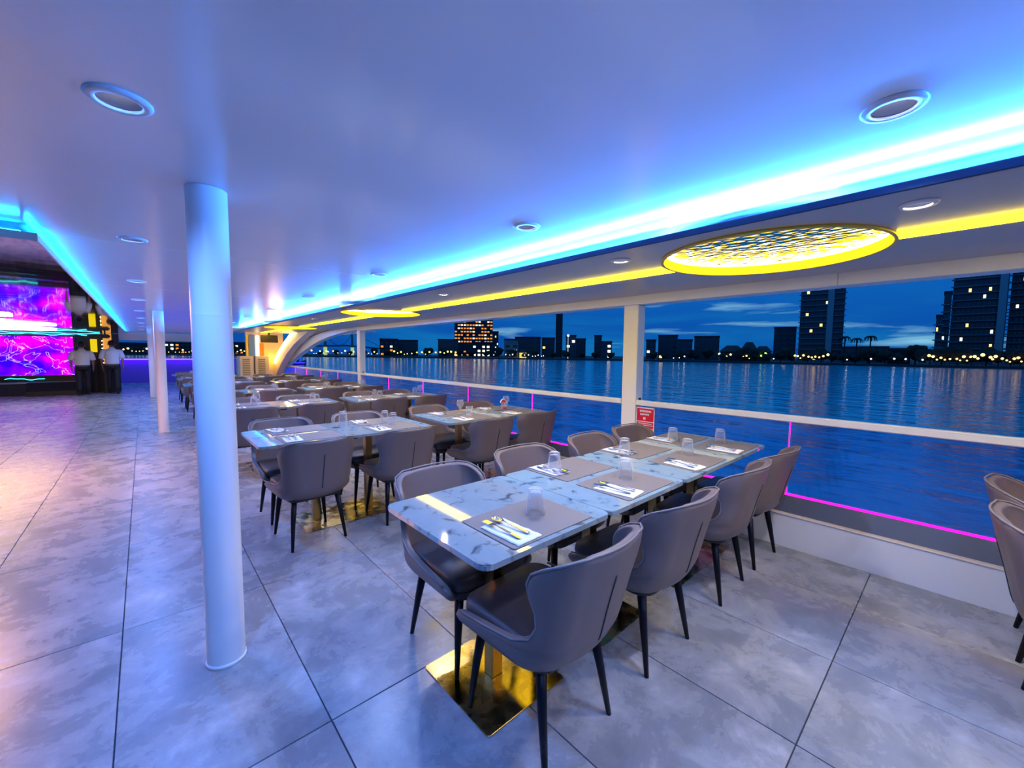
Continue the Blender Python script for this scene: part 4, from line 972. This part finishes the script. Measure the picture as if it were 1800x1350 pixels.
    # pavilions with pitched roofs
    for i, (a, b, p, lb) in enumerate(((1266,1306,607,'low riverside pavilion with a hipped roof and warm terrace lights'),(1304,1328,601,'taller pavilion roof in the middle of the riverside resort'),(1326,1354,608,'end pavilion of the riverside resort'),(913,925,614,'small bright yellow gabled hall by the water'))):
        pc = (a+b)/2; d, rng = shore_hit(pc); rng *= (1.06, 1.13, 1.06, 1.06)[i]
        w = rng*abs(math.atan2(*(RM@_ray((b,630))).xy) - math.atan2(*(RM@_ray((a,630))).xy)); h = z_at(pc, p, rng)-BANK
        t = thing('pavilion', lb, 'building', (d.x*rng, d.y*rng, BANK), -math.atan2(d.x, d.y), 'buildings on the far bank')
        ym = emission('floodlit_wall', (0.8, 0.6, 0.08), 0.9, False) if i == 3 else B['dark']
        new_obj('walls', box_mesh('walls', -w/2, w/2, 0, 9, 0, h*0.6), ym, t)
        bm = bmesh.new(); bv = [bm.verts.new(q) for q in ((-w/2-0.8,-0.8,h*0.6),(w/2+0.8,-0.8,h*0.6),(w/2+0.8,9.8,h*0.6),(-w/2-0.8,9.8,h*0.6),(-w*0.25,4.5,h),(w*0.25,4.5,h))]
        for f in ((0,1,5,4),(1,2,5),(2,3,4,5),(3,0,4),(3,2,1,0)): bm.faces.new([bv[q] for q in f])
        new_obj('roof', bm_mesh(bm, 'roof'), B['roof'], t)
    zones = [(0, 290, 'ahead of the bow'), (290, 440, 'seen past the far columns'), (440, 600, 'near the far bridge'), (600, 665, 'beside the second post'), (665, 745, 'before the orange lit hotel'), (745, 830, 'before the terraced block'), (830, 880, 'under the orange lit office tower'),
             (880, 960, 'before the pale hotel'), (960, 1035, 'near the thin black tower'), (1035, 1150, 'behind the first post'), (1150, 1262, 'before the double topped block'), (1262, 1358, 'at the riverside resort'), (1358, 1480, 'under the tall balconied tower'), (1480, 1600, 'on the low terrace'), (1600, 1665, 'at the foot of the stepped wing'), (1665, 1745, 'under the wide tower'), (1745, 1900, 'past the pale lift shaft')]
    NTH = ['first','second','third','fourth','fifth','sixth','seventh','eighth','ninth','tenth','eleventh','twelfth','thirteenth','fourteenth','fifteenth','sixteenth','seventeenth','eighteenth','nineteenth','twentieth','last']
    counts = {}
    def which(kind, p):
        z = [n for a, b, n in zones if a <= p < b][0]; c = counts.get((kind, z), 0); counts[(kind, z)] = c+1
        return '%s, %s of those %s' % (kind, NTH[min(c, 20)], z)
    # trees: three shared crowns
    leaf = principled('night_foliage', (0.006, 0.012, 0.012), 0.9); bark = principled('night_bark', (0.02, 0.015, 0.012), 0.9)
    crowns = []
    for s in range(3):
        bm = bmesh.new()
        rr = random.Random(s)
        for q in range(7):
            a = rr.uniform(0, 2*PI); rad = rr.uniform(0.0, 0.5); ellipsoid(bm, (rad*math.cos(a), rad*math.sin(a), 0.55+rr.uniform(-0.12, 0.25)), (rr.uniform(0.3, 0.48),)*2+(rr.uniform(0.2, 0.34),), 3)
        for v in bm.verts: v.co += v.co.normalized()*(0.14*noise.noise(v.co*5.0+Vector((s*9,0,0))) + 0.09*noise.noise(v.co*14.0))
        me = bm_mesh(bm, 'crown'); me.materials.append(leaf); crowns.append(me)
    bm = bmesh.new(); tube(bm, [(0,0,0),(0.02,0,0.25),(0,0.01,0.5)], [0.05,0.04,0.03], 6); trunk = bm_mesh(bm, 'trunk'); trunk.materials.append(bark)
    rnd = random.Random(21); spots = []
    px = 215.0
    while px < 1810:
        big = (1590 < px < 1640) or (735 < px < 800) or (880 > px > 860)
        spots.append((px, rnd.uniform(6, 8) if big else rnd.uniform(3.0, 6.2))); px += rnd.uniform(18, 30)
    for i, (p, h) in enumerate(spots):
        if 1092 < p < 1132 : continue
        d, rng = shore_hit(p); rng *= rnd.uniform(1.015, 1.05) if not (1255 < p < 1362 or 905 < p < 935) else 1.012
        t = thing('shore_tree', which('dark leafy tree silhouette', p), 'tree', (d.x*rng, d.y*rng, BANK), rnd.uniform(0, 6), 'trees along the far bank')
        t.scale = (h*0.78, h*0.78, h)
        new_obj('crown', crowns[i%3], None, t); new_obj('trunk', trunk, None, t)
    # palms on the terrace
    bm = bmesh.new()
    for q in range(11):
        a = 2*PI*q/11; tube(bm, [(0,0,1.0),(0.08*math.cos(a),0.08*math.sin(a),1.08),(0.16*math.cos(a),0.16*math.sin(a),1.03),(0.21*math.cos(a),0.21*math.sin(a),0.88)], [0.016,0.026,0.022,0.006], 5)
    fr = bm_mesh(bm, 'fronds'); fr.materials.append(leaf)
    bm = bmesh.new(); tube(bm, [(0,0,0),(0.02,0,0.5),(0,0,1.0)], [0.035,0.025,0.022], 6); ptr = bm_mesh(bm, 'trunk'); ptr.materials.append(bark)
    for p, py in ((1483,592),(1504,595),(1528,591)):
        d, rng = shore_hit(p); rng *= 1.06; h = (z_at(p, py, rng)-BANK)/1.08
        t = thing('palm', 'palm silhouette over the low terrace, %s from the tall tower' % {1483:'first',1504:'second',1528:'third'}[p], 'palm tree', (d.x*rng, d.y*rng, BANK), 0, 'palms on the far bank'); t.scale = (h, h, h)
        new_obj('fronds', fr, None, t); new_obj('trunk', ptr, None, t)
    # lamps along the bank
    cols = {'w': emission('lamp_warm', (1.0, 0.62, 0.2), 2.2, False), 'c': emission('lamp_white', (0.9, 0.95, 1.0), 4.0, False), 'g': emission('lamp_green', (0.55, 0.9, 0.1), 3.0, False), 'y': emission('lamp_yellow', (1.0, 0.75, 0.12), 3.0, False)}
    lm = {}
    for k_, m_ in cols.items():
        bm = bmesh.new(); ellipsoid(bm, (0,0,1), (0.34,0.34,0.34), 2); me = bm_mesh(bm, 'globe', True); me.materials.append(m_); lm[k_] = me
    bm = bmesh.new(); tube(bm, [(0,0,0),(0,0,0.7)], 0.05, 6); pole = bm_mesh(bm, 'pole'); pole.materials.append(B['dark'])
    L = []
    L += [(p, 'y') for p in (693,699,705,711,716,724,733,742,748,755,766,774,781,787,793,801)] + [(p, 'c') for p in (812,834,868,889,896,901,922,929,936,941,946,952,955,1184,1194,1203)]
    L += [(p, 'w') for p in (1264,1272,1277,1284,1296,1301,1306,1312,1317,1397,1402,1407,1412,1421,1427,1433,1440,1447,1455)] + [(p, 'g') for p in (1338,1342,1345)] + [(p, 'c') for p in (1360,1489,1531,1572,1592,1617,1622)]
    L += [(p, 'w') for p in (1633,1640,1647,1654,1661,1670,1682,1688,1694,1700,1707,1713,1719,1727,1741,1745,1750,1762,1770,1776,1783,1790,1796)]
    L += [(p, 'w') for p in (218,226,233,240,246,252,259,266,272,281,290,297,304,309,316,322,327,333,338,418,424,430,534,541,548,556,563,569,577,586,594,601,607,614,622,648,653,658,663,540,552,574)]
    names = {'w': 'small warm lamp', 'c': 'small cool white lamp', 'g': 'small green garden lamp', 'y': 'small yellow quay lamp'}
    L.sort()
    for i, (p, k_) in enumerate(L):
        d, rng = shore_hit(p); rng *= rnd.uniform(1.002, 1.012); s = rnd.uniform(1.0, 2.6) if k_ != 'c' else rnd.uniform(0.8, 1.5)
        t = thing('shore_lamp', which(names[k_], p), 'lamp', (d.x*rng, d.y*rng, BANK), 0, 'lamps along the far bank'); q = s*math.sqrt(rng/210)
        g = new_obj('globe', lm[k_], None, t); g.scale = (q*0.62, q*0.62, q*0.62); g.location = (0, 0, s*0.8); pp = new_obj('pole', pole, None, t); pp.scale = (1, 1, s*1.6)
    # tall lamp mast
    d, rng = shore_hit(998); rng *= 1.05; h = z_at(998, 590, rng)-BANK
    t = thing('lamp_mast', 'tall pale lamp mast beside the thin black tower', 'mast', (d.x*rng, d.y*rng, BANK)); bm = bmesh.new(); tube(bm, [(0,0,0),(0,0,h)], [0.35,0.2], 8); new_obj('pole', bm_mesh(bm, 'pole'), emission('mast_glow', (0.5, 0.7, 0.8), 0.5, False), t)
    bm = bmesh.new(); ellipsoid(bm, (0,0,h), (0.7,0.7,0.7), 2); new_obj('lamp_head', bm_mesh(bm, 'lamp_head', True), cols['c'], t)
    # far bridge
    d1, r1 = shore_hit(535); r1 *= 1.25; A = Vector((d1.x*r1, d1.y*r1)); d2, r2 = shore_hit(668); r2 *= 1.5; Bp = Vector((d2.x*r2, d2.y*r2))
    t = thing('bridge', 'far dark suspension bridge with two lit piers', 'bridge', (0, 0, 0)); e = (Bp-A)
    def along(f, z): p = A+e*f; return (p.x, p.y, z)
    bm = bmesh.new(); tube(bm, [along(-0.4, 6), along(0.5, 9), along(1.1, 6)], 0.9, 6); new_obj('deck', bm_mesh(bm, 'deck'), B['slab'], t)
    for f in (0.25, 0.60):
        bm = bmesh.new(); tube(bm, [along(f, -2), along(f, 22)], [1.6, 1.0], 8); new_obj('pylon', bm_mesh(bm, 'pylon'), B['grey'], t)
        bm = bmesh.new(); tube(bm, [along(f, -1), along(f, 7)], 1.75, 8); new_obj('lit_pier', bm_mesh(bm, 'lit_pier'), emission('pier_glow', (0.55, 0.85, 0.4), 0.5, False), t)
    for a, b in ((-0.2, 0.25), (0.25, 0.60), (0.60, 1.0)):
        pts = [along(a+(b-a)*i/12, 9 + 13*(2*i/12-1)**2 if (a, b) == (0.25, 0.60) else (22-13*i/12 if a == 0.60 else 9+13*i/12)) for i in range(13)]
        bm = bmesh.new(); tube(bm, pts, 0.25, 5); new_obj('cable', bm_mesh(bm, 'cable'), B['slab'], t)
    # blue lit boat
    p = at(515, 644, 2, -1.8); L_ = 0.054*p.length
    t = thing('river_boat', 'dark river boat outlined in blue light', 'boat', (p.x, p.y, -1.8), math.radians(20)); k = L_/10
    bm = bmesh.new()
    R = []
    for (x, hw, z0, z1) in ((-5,1.0,0.0,2.2),(-3,1.6,-0.2,1.7),(2,1.7,-0.2,1.6),(4.5,0.9,0.0,2.0),(5.6,0.15,0.4,2.5)):
        R.append([bm.verts.new((x*k, s*hw*k, z*k)) for s, z in ((-0.7,z0),(0.7,z0),(1,z1),(-1,z1))])
    for a, b in zip(R, R[1:]):
        for i in range(4): bm.faces.new((a[i], a[(i+1)%4], b[(i+1)%4], b[i]))
    bm.faces.new(R[0][::-1]); bm.faces.new(R[-1]); new_obj('hull', bm_mesh(bm, 'hull'), B['dark'], t)
    new_obj('cabin', box_mesh('cabin', -3.4*k, 2.4*k, -1.2*k, 1.2*k, 1.6*k, 3.4*k, bevel=0.1*k), B['navy'], t)
    new_obj('roof', box_mesh('roof', -3.8*k, 2.8*k, -1.4*k, 1.4*k, 3.41*k, 3.65*k), B['navy'], t)
    bl = emission('blue_neon', (0.02, 0.02, 1.0), 2.2, False)
    for a in ((-4.6,4.0,-1.78,-1.72,1.2,1.75),(-4.6,3.6,-1.76,-1.70,0.1,0.5),(-3.8,2.8,-1.46,-1.41,3.3,3.75),(-3.5,-3.2,-1.32,-1.24,1.8,3.3),(-1.0,-0.8,-1.32,-1.24,1.8,5.2),(1.9,2.2,-1.32,-1.24,1.8,3.3)):
        new_obj('blue_light_line', box_mesh('blue_light_line', *[q*k for q in a]), bl, t)
build_river(); build_city()
